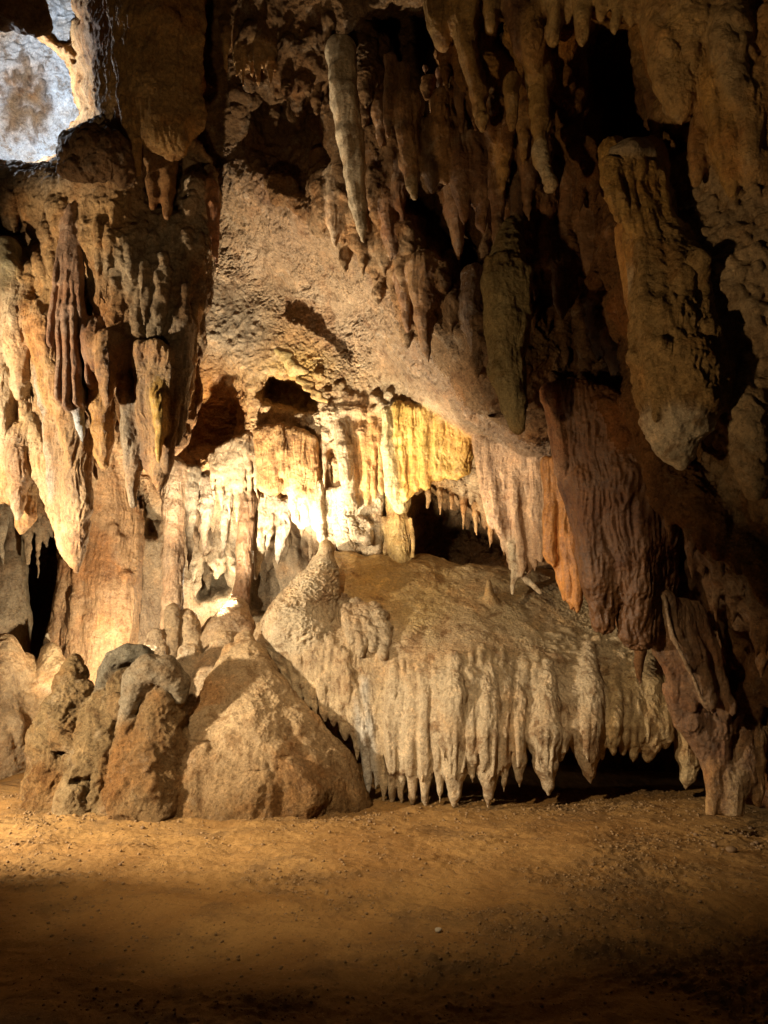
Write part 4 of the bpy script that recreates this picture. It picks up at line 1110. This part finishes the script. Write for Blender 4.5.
for (px,y0,y1,w,lb,pg,w1) in [(712,770,836,6,'thin leg of dripstone almost touching the floor at the right foot',TAN,4.5),(722,768,818,5,'short second leg behind the thin one at the right foot',BROWN,3),
        (734,775,842,11,'broad pale leg nearly touching the floor at the right foot',(0.42,0.29,0.16),8),(757,760,808,7,'short pale stalactite at the right edge above the floor',TAN,4),(746,755,795,9,'blunt brown lobe between the pale leg and the right edge',BROWN,6)]:
    o = new('stalactite', lb, 'stalactite', pg, style(flute=.9), 'flow')
    hang(C, o, px, y0, y1, w, Y=6.55, k=0.05, w1=w1, up=26)
C.build(sub=1)
# ------------------------------------------------------------------ the flowstone shelf
DS = tps([(200,500,9.6),(330,540,9.5),(450,560,9.6),(560,570,9.5),(680,580,9.3),(300,590,8.8),(400,600,8.75),(500,610,8.7),(600,630,8.7),(300,650,8.25),(360,640,8.2),(430,640,8.15),(500,650,8.15),(580,665,8.2),(650,680,8.2),
          (270,640,8.5),(300,700,8.25),(345,740,8.0),(400,690,8.0),(450,680,7.82),(430,740,7.86),(520,700,7.84),(600,715,7.9),(680,720,8.05),(720,700,8.2),(450,820,7.7),(600,820,7.8),(300,800,8.1)])
outs = [(254,640),(272,606),(300,575),(330,552),(420,556),(480,566),(556,570),(610,588),(655,622),(684,655),(712,690),(712,735),(690,738),(640,732),(560,742),(450,744),(390,738),(352,728),(318,700),(290,680),(262,660)]
PS = [(300,600,(0.58,0.47,0.32)),(370,580,(0.52,0.34,0.11)),(420,590,(0.40,0.29,0.13)),(500,590,(0.32,0.25,0.14)),(560,610,(0.36,0.29,0.18)),(450,640,(0.52,0.42,0.28)),(420,610,(0.5,0.38,0.18)),(600,650,(0.55,0.45,0.3)),(650,690,(0.46,0.34,0.17)),(680,720,(0.42,0.27,0.1)),
      (330,640,CREAM),(280,650,CREAM),(400,650,CREAM),(450,690,(0.58,0.48,0.34)),(540,700,(0.55,0.45,0.31)),(600,700,(0.53,0.43,0.29))]
_t, _f = style(smooth=1.2, ripple=.15), style(ripple=.2, flute=.9, smooth=.2)
SF = Face(DS, 1.3, outs, edge=20, bulge=0.25, pigs=PS, stys=[(380,575,_t),(430,590,_t),(480,600,_t),(540,600,_t),(500,570,_t),(450,615,style(smooth=1,ripple=.4)),(420,640,style(ripple=.8)),(480,645,style(ripple=.8)),(300,600,style(ripple=1.4)),(280,650,_f),(330,650,_f),(420,690,_f),(500,690,_f),(580,700,_f),(640,700,_f),
    (580,645,style(ripple=1.5)),(620,660,style(ripple=1.6,crust=.5)),(660,690,style(ripple=1.5,crust=.5)),(540,635,style(ripple=1))])
def ds(px, py):
    return SF.at(px, py)
sh = new('flowstone_shelf', 'broad pale flowstone shelf fringed with hanging draperies above the floor', 'flowstone', CREAM, style(ripple=0.9, smooth=.3, flute=.35), 'pale')
C = Cluster((-1.7, 7.0, 0.0), (3.4, 10.2, 3.1), 0.019)
C.face(sh, SF)
rng = random.Random(5)
# the hanging draperies of the rim: (root x, root y, tip x, tip y, half width)
dps = [(258,632,260,676,6),(266,634,271,682,6),(275,636,281,690,6),(284,640,291,700,6),(293,640,300,708,6.5),(302,642,308,714,5.5),(311,644,317,717,6),(320,648,326,722,6),(330,650,335,728,6),(340,652,345,742,6.5),(349,656,356,762,5.5),(358,660,368,800,6.5),(366,652,376,790,5),(374,655,384,804,5.5),(384,650,393,806,6.5)]
for (x0, y0, x1, y1, w) in dps:
    if x0 > 385:
        w *= 1.08
    pg = (0.58,0.46,0.30) if x0 < 400 else ((0.5,0.39,0.26) if x0 < 600 else (0.46,0.33,0.16))
    if 352 < x0 < 372: pg = (0.5,0.48,0.44)
    o = new('drapery', None, None, pg, style(flute=1.1, ripple=.2), 'pale', parent=sh)
    Y0 = ds(x0, y0 + 25) - (.05 if x0 > 385 else 0)
    Yt = max(7.6, Y0 - 0.05) + rng.uniform(-.09, .06) if x0 > 385 else Y0 + rng.uniform(-.04, .04)
    h = y1 - y0
    j = lambda: rng.uniform(-1.4, 1.4)
    yr = y0 - rng.uniform(-12, 22) * (1 if x0 > 385 else .4)
    C.chain(o, [(x0 + j() * 2, yr, ds(x0, yr) + 0.07, w * .5), (x0 + j(), yr + 0.3 * (y1 - yr), min(ds(x0, yr + 0.3 * (y1 - yr)) + .05, Y0 + .05), w * .8), (x0 + (x1 - x0) * .5 + j(), yr + 0.6 * (y1 - yr), Yt, w * rng.uniform(.75, 1.05)),
                (x1 + j(), yr + 0.86 * (y1 - yr), Yt, w * rng.uniform(.5, .75)), (x1, y1 - 2, Yt, w * .25)], 0.03)
    for _ in range(rng.choice((1, 1, 2, 3)) if h > 85 else 1):
        a, t1 = rng.uniform(-1, 1), rng.uniform(.5, .95)
        C.chain(o, [(x0 + w * a * .8, yr + .25 * (y1 - yr), Y0 - .01, w * .3), (x1 + w * a * 1.1, yr + t1 * .8 * (y1 - yr), Yt - .04, w * .36), (x1 + w * a * .9, yr + t1 * (y1 - yr), Yt - .02, w * .18)], 0.018)
fins = [(392,806,7),(402,811,6.5),(413,813,8),(426,815,8.5),(440,800,7),(454,811,12),(471,795,7.5),(488,809,11),(504,790,8),(519,788,9),(533,772,7),(546,797,12.5),(561,774,8),(574,766,8),(588,785,12.5),(602,774,8),(614,772,8.5),(625,758,7),(635,769,8.5),(649,763,10.5),(664,756,9),(689,790,14)]
for (x, yt, w) in fins:
    if w > 10:
        w *= 1.2
    elif x > 430 and w < 9.5:
        yt -= rng.uniform(-4, 22)
    pg = (0.58,0.48,0.34) if x < 600 else (0.5,0.38,0.21)
    o = new('drapery', None, None, pg, style(flute=.75, ripple=.08, smooth=.3), 'pale', parent=sh)
    yr, yb = 660 + rng.uniform(-12, 12), 736 if x < 570 else 726
    Ym = ds(x, 715) - .03 + rng.uniform(-.03, .03)
    j = lambda: rng.uniform(-.8, .8)
    C.chain(o, [(x + j(), yr, ds(x, yr) + .05, w * .55), (x + j(), 0.5 * (yr + yb), ds(x, .5 * (yr + yb)), w * .95), (x + j(), yb, Ym, w * 1.02), (x + j(), yb + .45 * (yt - yb), Ym, w * .8),
                (x, yb + .8 * (yt - yb), Ym + .01, w * .36), (x, yt - 1, Ym + .02, w * .08)], .03)
    for q in range(4):
        a = rng.uniform(-.9, .9)
        C.chain(o, [(x + a * w, yr + 12, ds(x, yr + 12) - .01, 1.6), (x + a * w, yb, Ym - .012 * w * math.sqrt(1 - a * a), 2.2), (x + a * w * .7, yb + rng.uniform(.3, .6) * (yt - yb), Ym - .009 * w, 1.4)], .02)
C.ribs(sh, ds, [(385,650),(470,642),(560,655),(650,680),(640,690),(420,688)], 120, (30, 56), (1.8, 3.6), 71, .05, .05, .02)
C.ribs(sh, ds, [(262,630),(345,630),(350,670),(280,670)], 40, (20, 44), (2.5, 5), 72, .2, .2, .025)
# rosette of knobs and the creases on the dome
o = new('nodules', None, None, (0.45,0.37,0.26), style(popcorn=.35, flute=.4), 'pale', parent=sh)
for (px, py, r) in [(348,612,8),(358,606,8),(366,612,9),(374,610,8),(380,618,9),(384,628,8),(366,624,7),(356,622,7),(350,628,6),(372,634,8),(360,640,7),(382,642,7),(345,600,6)]:
    C.chain(o, [(px, py, ds(px, py), r), (px + 1, py + 14, ds(px, py + 12) - .05, r * .6)], 0.02)
for i in range(150):          # curled rims on the right half of the dome
    px = rng.uniform(548, 690); py = 650 + (px - 548) * .33 + rng.gauss(0, 17)
    r = rng.uniform(.016, .034)
    C.blob(sh, px, py, ds(px, py) - .01, (r * rng.uniform(1, 2.4), r, r * .8), .02)
# the stalagmite cone standing on its left end
cone = new('stalagmite', 'large pale scaly stalagmite cone on the left end of the shelf', 'stalagmite', WHITE, style(ripple=1.7), 'pale')
C.chain(cone, [(327,550,8.75,8),(323,570,8.75,14),(312,600,8.65,27),(303,628,8.55,38)], 0.07)
t = new('cap', None, None, (0.5,0.36,0.2), style(smooth=.5), 'pale', parent=cone); C.chain(t, [(326,546,8.75,7),(327,549,8.75,8)], 0.02)
o = new('stalagmite', 'tiny stalagmite standing alone on top of the flowstone shelf', 'stalagmite', (0.42,0.31,0.16), style(smooth=.5), 'pale')
C.chain(o, [(489,583,8.85,3.4),(489,592,8.85,4),(490,602,8.85,8)], 0.05)
C.build(sub=1)
# ------------------------------------------------------------------ boulders, mound and stalagmites on the floor
C = Cluster((-6.4, 6.7, -0.35), (-0.1, 10.6, 2.5), 0.021)
def S(label, pts, pig, st=None, mat='rock', name='stalagmite', cat='stalagmite', k=0.06, parent=None):
    o = new(name, label, cat, pig, st or style(rock=.5, smooth=.8), mat, parent=parent)
    SPEC[o]['up'] = True
    rg = random.Random(len(SPEC))
    q = []
    for (a, b_) in zip(pts[:-1], pts[1:]):        # uneven rings and knobs
        m = max(2, int(abs(b_[1] - a[1]) / 9))
        for i in range(m):
            t = i / m
            q.append(tuple(a[c] + (b_[c] - a[c]) * t for c in range(3)) + ((a[3] + (b_[3] - a[3]) * t) * (1 + (rg.uniform(-.13, .13) if i else 0)),))
    q.append(pts[-1])
    q = [(p_[0] + (rg.uniform(-.1, .1) * p_[3] if i else 0),) + p_[1:] for i, p_ in enumerate(q)]
    C.chain(o, q, k)
    for _ in range(5):
        p_ = rg.choice(q[1:])
        a_ = rg.uniform(-1, 1)
        C.chain(o, [(p_[0] + a_ * p_[3] * .9, p_[1], p_[2] - p_[3] * SC(p_[1], p_[2]) * math.sqrt(1 - a_ * a_) * .85, p_[3] * .3), (p_[0] + a_ * p_[3], p_[1] + p_[3] * .8, p_[2] - p_[3] * SC(p_[1], p_[2]) * math.sqrt(1 - a_ * a_) * .9, p_[3] * .22)], k * .5)
    return o
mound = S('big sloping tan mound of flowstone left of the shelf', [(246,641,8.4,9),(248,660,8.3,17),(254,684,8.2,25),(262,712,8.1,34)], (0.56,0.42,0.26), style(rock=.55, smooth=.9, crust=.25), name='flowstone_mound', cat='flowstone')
for pts in [[(268,700,8.1,24),(292,738,8.0,32),(318,776,7.9,36),(330,820,7.85,40)], [(246,700,8.05,26),(252,745,7.85,40),(262,790,7.7,48),(262,830,7.65,52)], [(222,690,8.1,17),(212,728,7.9,25),(204,770,7.7,30),(198,820,7.6,36)], [(300,790,7.75,34),(306,825,7.7,40)],
            [(231,655,8.3,10),(224,680,8.15,14)], [(278,760,7.55,18),(300,800,7.45,24)], [(226,768,7.5,16),(226,815,7.42,24)], [(342,800,7.8,20),(352,826,7.8,22)], [(186,785,7.6,16),(180,822,7.55,22)]]:
    C.chain(mound, pts, .06)
for (x, y, r) in [(272,712,12),(238,706,10),(304,758,14),(248,752,13),(318,790,11),(206,756,11),(284,776,12),(262,690,8),(292,732,9),(222,790,10)]:
    C.blob(mound, x, y, 7.92 - (y - 700) * .004, (r * .0125, r * .011, r * .008), .06)
for q in [(252,772,7.28,(.16,.1,.012)),(290,756,7.42,(.12,.1,.012)),(205,742,7.5,(.1,.1,.012))]:
    C.cut(*q, k=.03)
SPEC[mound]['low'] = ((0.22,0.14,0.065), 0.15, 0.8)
BST = style(rock=1.0, smooth=.4, crust=.25)
b = S('brown lumpy boulder with an arched grey cap, front right of the rock group', [(166,684,7.65,11),(164,710,7.62,16),(158,745,7.6,26),(150,785,7.55,34),(148,830,7.5,40)], (0.20,0.13,0.062), BST, name='boulder', cat='boulder', k=.05)
C.chain(b, [(128,724,7.55,9),(126,760,7.5,15),(122,800,7.45,19),(122,830,7.45,20)], .04)
C.chain(b, [(160,690,7.58,15),(158,720,7.55,17)], .04)
C.chain(b, [(182,740,7.6,8),(184,790,7.5,14),(184,826,7.5,16)], .05)
C.chain(b, [(120,706,7.7,10),(128,716,7.6,9)], .04)
t = new('cap', None, None, (0.235,0.20,0.145), style(smooth=.6, rock=.45), 'rock', parent=b)
C.chain(t, [(124,722,7.52,5),(130,700,7.5,9),(137,681,7.48,13),(150,670,7.46,15),(166,671,7.46,14),(178,683,7.48,10),(180,698,7.5,5)], 0.03)
C.chain(t, [(145,684,7.5,10),(150,692,7.52,6)], .03)
b = S('boulder with a dark grey curved ridge behind the arched one', [(114,694,7.95,16),(108,725,7.85,24),(98,765,7.75,30),(94,825,7.65,34)], (0.20,0.14,0.07), BST, name='boulder', cat='boulder', k=.05)
C.chain(b, [(130,672,8.0,13),(128,700,7.95,15)], .04)
C.chain(b, [(118,676,7.88,12),(124,690,7.84,14)], .04)
C.chain(b, [(92,715,7.8,10),(86,755,7.7,14)], .04)
t = new('ridge', None, None, (0.16,0.145,0.11), style(smooth=.4, rock=.4), 'rock', parent=b)
C.chain(t, [(100,688,7.85,5),(106,672,7.8,7.5),(115,658,7.78,8.5),(128,652,7.78,8),(142,652,7.8,6),(150,654,7.82,4)], 0.03)
b = S('squat brown boulder at the left end of the rock group', [(76,664,8.1,7),(72,684,8.05,13),(66,715,7.95,19),(58,755,7.85,24),(54,820,7.75,28)], (0.20,0.14,0.07), BST, name='boulder', cat='boulder', k=.05)
C.chain(b, [(84,690,8.0,9),(82,720,7.9,13)], .04)
C.chain(b, [(44,738,7.9,8),(42,775,7.85,13),(40,815,7.8,16)], .05)
C.chain(b, [(60,742,7.65,9),(70,748,7.62,10)], .03)
S('small grey stump at the foot of the rock group', [(70,786,7.45,8),(70,800,7.42,11),(70,822,7.4,14)], (0.3,0.22,0.12), style(smooth=.8, rock=.4), name='boulder', cat='boulder')
S('low brown lump between the left boulder and the floor', [(34,778,8.0,7),(34,808,7.9,16)], (0.26,0.17,0.08), style(smooth=.8, rock=.6), name='boulder', cat='boulder')
C.cut(88, 790, 7.4, (0.03, 0.16, 0.14))
C.cut(80, 782, 7.42, (0.07, 0.12, 0.03))
C.cut(108, 765, 7.48, (0.02, 0.16, 0.22))
C.cut(60, 755, 7.55, (0.10, 0.16, 0.018))

for lb, pts, pg in [
 ('slim banded stalagmite at the foot of the grey brown column', [(172,612,8.9,7),(172,640,8.9,8),(172,690,8.9,10)], (0.34,0.25,0.15)),
 ('rounded pale stalagmite at the left of the small group', [(158,636,8.8,7),(157,660,8.8,9),(156,700,8.8,12)], (0.46,0.36,0.24)),
 ('bullet shaped pale stalagmite right of the banded one', [(188,618,9.0,8),(191,640,9.0,11),(192,690,9.0,15)], (0.48,0.37,0.24)),
 ('fat white stalagmite in front of the small group', [(188,655,8.6,11),(188,690,8.6,16),(186,740,8.5,22)], (0.58,0.47,0.33)),
 ('bright cream lump between the fat white stalagmite and the mound', [(212,660,8.6,12),(208,700,8.5,22),(204,740,8.4,28)], (0.52,0.41,0.28)),
 ('leaning pale stump above the mound top', [(224,640,8.8,10),(218,668,8.75,14),(214,700,8.7,18)], (0.5,0.38,0.24)),
 ('low brown hump behind the white stalagmite', [(213,625,9.3,9),(208,660,9.3,18)], (0.36,0.25,0.13)),
 ('wide base hump under the slender dark column', [(236,612,9.2,14),(232,640,9.1,26)], (0.4,0.29,0.18))]:
    S(lb, pts, pg, style(smooth=1.0, ripple=.5, rock=.35), 'pale', k=0.05)
for lb, pts, pg in [
 ('far left pale hump cut by the edge of the photo', [(2,650,9.3,14),(0,690,9.2,24),(-2,760,9.1,30)], (0.46,0.34,0.2)),
 ('orange tan hump with a round top near the far left', [(22,665,9.5,12),(24,700,9.4,20),(24,750,9.3,26)], (0.46,0.32,0.17)),
 ('small round topped stalagmite before the dark recess', [(50,652,9.6,9),(52,680,9.5,15),(52,745,9.4,22)], (0.46,0.33,0.18)),
 ('thin white spike of a stalagmite in the dark recess', [(47,634,9.8,1.6),(47,648,9.8,2.6),(47,665,9.8,4)], (0.5,0.42,0.3))]:
    S(lb, pts, pg, style(smooth=1.0, rock=.4), 'flow')
C.build(sub=1, smooth_it=14)

# ------------------------------------------------------------------ the dirt floor
def dirt_material():
    m, nt, b = nodes_of('packed_dirt')
    L_ = nt.links.new
    tc = nt.nodes.new('ShaderNodeNewGeometry').outputs['Position']
    def nz(scale, detail, r=0.6, dist=0.0):
        n = mk(nt, 'ShaderNodeTexNoise', Scale=scale, Detail=detail, Roughness=r, Distortion=dist)
        L_(tc, n.inputs['Vector'])
        return n.outputs['Fac']
    c = mixrgb(nt, (0.235, 0.122, 0.037, 1), (0.33, 0.188, 0.064, 1), ramp(nt, nz(0.9, 5, .6, .8), .4, .62))
    c = mixrgb(nt, c, (0.15, 0.085, 0.035, 1), ramp(nt, nz(1.7, 8, .68, .5), .52, .66, 0, .75))
    c = mixrgb(nt, c, (0.10, 0.06, 0.03, 1), ramp(nt, nz(38, 4, .7), .57, .68, 0, .7))
    c = mixrgb(nt, c, (0.5, 0.33, 0.15, 1), ramp(nt, nz(70, 3, .7), .62, .7, 0, .5))
    gt = mk(nt, 'ShaderNodeAttribute', _attribute_name='pigment').outputs['Fac']
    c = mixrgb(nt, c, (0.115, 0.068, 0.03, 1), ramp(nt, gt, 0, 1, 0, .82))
    L_(c, b.inputs['Base Color'])
    b.inputs['Roughness'].default_value = 0.9
    b.inputs['Specular IOR Level'].default_value = 0.2
    bp = mk(nt, 'ShaderNodeBump', Strength=0.7, Distance=0.02)
    L_(nz(28, 7, .72), bp.inputs['Height'])
    bp2 = mk(nt, 'ShaderNodeBump', Strength=0.5, Distance=0.01)
    L_(nz(110, 4, .7), bp2.inputs['Height'])
    L_(bp.outputs[0], bp2.inputs['Normal'])
    L_(bp2.outputs[0], b.inputs['Normal'])
    return m
def axis(a, b, step, lo, hi, g=1.12):
    core = list(np.arange(a, b, step))
    s, x = step, core[-1]
    while x < hi:
        s = min(s * g, .2); x += s; core.append(x)
    s, x, pre = step, a, []
    while x > lo:
        s = min(s * g, .2); x -= s; pre.append(x)
    return np.array(pre[::-1] + core)
xs, ys = axis(-3.6, 3.4, .013, -9, 7), axis(2.7, 8.6, .013, -3, 14)
gx, gy = np.meshgrid(xs, ys, indexing='ij')
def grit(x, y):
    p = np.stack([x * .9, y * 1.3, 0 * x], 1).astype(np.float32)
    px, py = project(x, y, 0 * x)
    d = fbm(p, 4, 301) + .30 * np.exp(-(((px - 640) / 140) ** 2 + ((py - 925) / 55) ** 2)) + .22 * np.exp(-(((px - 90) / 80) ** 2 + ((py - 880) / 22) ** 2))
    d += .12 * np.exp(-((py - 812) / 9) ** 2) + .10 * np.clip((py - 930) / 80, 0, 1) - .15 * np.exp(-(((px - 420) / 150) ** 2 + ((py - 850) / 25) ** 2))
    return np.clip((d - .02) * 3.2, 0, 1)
def floor_z(x, y):
    p = np.stack([x, y, 0 * x], 1).astype(np.float32)
    z = 0.06 * fbm(p * .7, 3, 201) + 0.045 * fbm(p * (2.2, 3.5, 1), 3, 205)
    rough_ = np.clip(.22 + grit(x, y), 0.1, 1)
    q = p + .03 * np.stack([noise(p * 8, 1), noise(p * 8, 2), 0 * x], 1)
    w = worley(q * 19, 221)
    z += rough_ * (0.017 * np.clip(1 - (w / .55) ** 2, 0, 1)) + 0.02 * fbm(p * 11, 3, 231) * (0.4 + rough_) + 0.006 * fbm(p * 45, 2, 233)
    z -= 0.022 * np.clip(worley(q * (3.1, 4.2, 1), 241) * -2.2 + .75, 0, 1) * rough_          # trodden dents
    z += 0.15 * np.clip((y - 6.95) / 1.0, 0, 1) * np.clip((-x - 0.4) / 1.0, 0, 1) * np.clip(fbm(p * 1.4, 3, 251) + .6, 0, 1)
    return z
z = floor_z(gx.ravel(), gy.ravel())
co = np.stack([gx.ravel(), gy.ravel(), z], 1)
nx, ny = len(xs), len(ys)
ii, jj = np.meshgrid(np.arange(nx - 1), np.arange(ny - 1), indexing='ij')
a = (ii * ny + jj).ravel()
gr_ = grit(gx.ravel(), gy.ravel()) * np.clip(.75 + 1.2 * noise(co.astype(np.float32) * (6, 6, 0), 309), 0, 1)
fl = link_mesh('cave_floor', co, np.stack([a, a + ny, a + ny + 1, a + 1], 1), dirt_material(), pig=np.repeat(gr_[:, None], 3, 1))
fl['kind'] = 'structure'

# loose gravel: nobody could count it; and the stones one can pick out
def stone_mesh(r, seed, rng):
    import bmesh
    bm = bmesh.new()
    bmesh.ops.create_icosphere(bm, subdivisions=1, radius=1)
    v = np.array([q.co for q in bm.verts], np.float32)
    f = np.array([[w.index for w in q.verts] for q in bm.faces])
    bm.free()
    v = v * (1 + .45 * noise(v * 1.3 + seed * 7.7, seed)[:, None])
    return v * np.array([1, rng.uniform(.6, 1), rng.uniform(.45, .75)]) * r, f
rng = random.Random(77)
def ground(px, py):
    X, U = px - 384., 512. - py
    dy, dz = F_PX * CP - U * SP, F_PX * SP + U * CP
    t = -CAM_Z / dz
    return X * t, dy * t
base = [stone_mesh(1, k, rng) for k in range(8)]
VV, FF, n = [], [], 0
cand = []
while len(cand) < 40000:
    y = rng.uniform(2.7, 8.6); x = rng.uniform(-4, 3.6)
    cand.append((x, y))
cand = np.array(cand, np.float32)
dens = grit(cand[:, 0], cand[:, 1])
cand = cand[np.array([rng.random() for _ in dens]) < .10 + .9 * dens]
foot = []
for _ in range(1500):
    px = rng.uniform(15, 380) if rng.random() < .7 else rng.uniform(380, 740)
    foot.append(ground(px, 812 + rng.gauss(0, 7)))
cand = np.concatenate([cand, np.array(foot, np.float32)])
zc = floor_z(cand[:, 0], cand[:, 1])
for (x, y), zz in zip(cand, zc):
    v, f = base[rng.randrange(8)]
    a_ = rng.uniform(0, 6.28)
    r = min(.02, .0042 * math.exp(rng.expovariate(2.1)))
    r = min(r, .0027 * y)
    c_, s_ = math.cos(a_), math.sin(a_)
    v = v * r
    v = np.stack([v[:, 0] * c_ - v[:, 1] * s_, v[:, 0] * s_ + v[:, 1] * c_, v[:, 2]], 1) + (x, y, zz + r * .2)
    VV.append(v); FF.append(f + n); n += len(v)
def gravel_material(name, col):
    m, nt, b = nodes_of(name)
    n_ = mk(nt, 'ShaderNodeTexNoise', Scale=40.0, Detail=4.0)
    nt.links.new(nt.nodes.new('ShaderNodeNewGeometry').outputs['Position'], n_.inputs['Vector'])
    nt.links.new(mixrgb(nt, tuple(.5 * q for q in col) + (1,), tuple(1.3 * q for q in col) + (1,), n_.outputs['Fac']), b.inputs['Base Color'])
    b.inputs['Roughness'].default_value = .85
    return m
gv = link_mesh('gravel', np.concatenate(VV), np.concatenate(FF), gravel_material('gravel', (0.22, 0.13, 0.055)), smooth=False)
gv['kind'] = 'stuff'; gv['label'] = 'loose brown gravel scattered over the dirt floor'
def ground(px, py):
    X, U = px - 384., 512. - py
    dy, dz = F_PX * CP - U * SP, F_PX * SP + U * CP
    t = -CAM_Z / dz
    return X * t, dy * t
sm = {'grey': gravel_material('pale_stone', (0.42, 0.36, 0.28)), 'brown': gravel_material('brown_stone', (0.2, 0.12, 0.06))}
for (px, py, r, kind, lb) in [(438,929,.030,'grey','pale grey angular stone lying alone on the open dirt floor'),(545,922,.022,'brown','brown pebble beside the gravel patch right of the pale stone'),(528,916,.012,'brown','tiny dark pebble between the pale stone and the brown pebble'),
        (483,909,.012,'brown','small dark pebble on bare dirt above and right of the pale stone'),(286,914,.014,'brown','lone dark pebble on bare dirt left of the pale stone'),(732,852,.06,'brown','flat stone lying by the dripstone legs at the right foot'),
        (700,905,.02,'brown','dark pebble at the upper edge of the gravel patch'),(232,808,.05,'grey','flat tan stone at the foot of the mound'),(160,806,.05,'brown','brown stone at the foot of the arched boulder'),(120,868,.02,'brown','dark pebble where the lit floor meets the shade at the left')]:
    x, y = ground(px, py)
    zz = float(floor_z(np.array([x], np.float32), np.array([y], np.float32))[0])
    v, f = stone_mesh(1, int(px), rng)
    import bmesh
    o = link_mesh('stone', v * r + (x, y, zz + r * .3), f, sm[kind], origin=(x, y, zz))
    md = o.modifiers.new('s', 'SUBSURF'); md.levels = md.render_levels = 1
    o['label'], o['category'] = lb, 'stone'
for i in range(34):
    px = rng.choice([rng.uniform(30, 370), rng.uniform(140, 240), rng.uniform(690, 760)])
    x, y = ground(px, (812 if px < 600 else 838) + rng.gauss(0, 5))
    zz = float(floor_z(np.array([x], np.float32), np.array([y], np.float32))[0])
    r = rng.uniform(.012, .034)
    v, f = stone_mesh(1, 100 + i, rng)
    o = link_mesh('stone', v * r + (x, y, zz + r * .2), f, sm['brown'], origin=(x, y, zz))
    md = o.modifiers.new('s', 'SUBSURF'); md.levels = md.render_levels = 1
    o['category'], o['group'] = 'stone', 'rubble at the foot of the rocks'
    o['label'] = 'small brown rubble stone lying at the foot of the boulders and mound' if px < 600 else 'small brown rubble stone lying at the right foot'
close_specs()
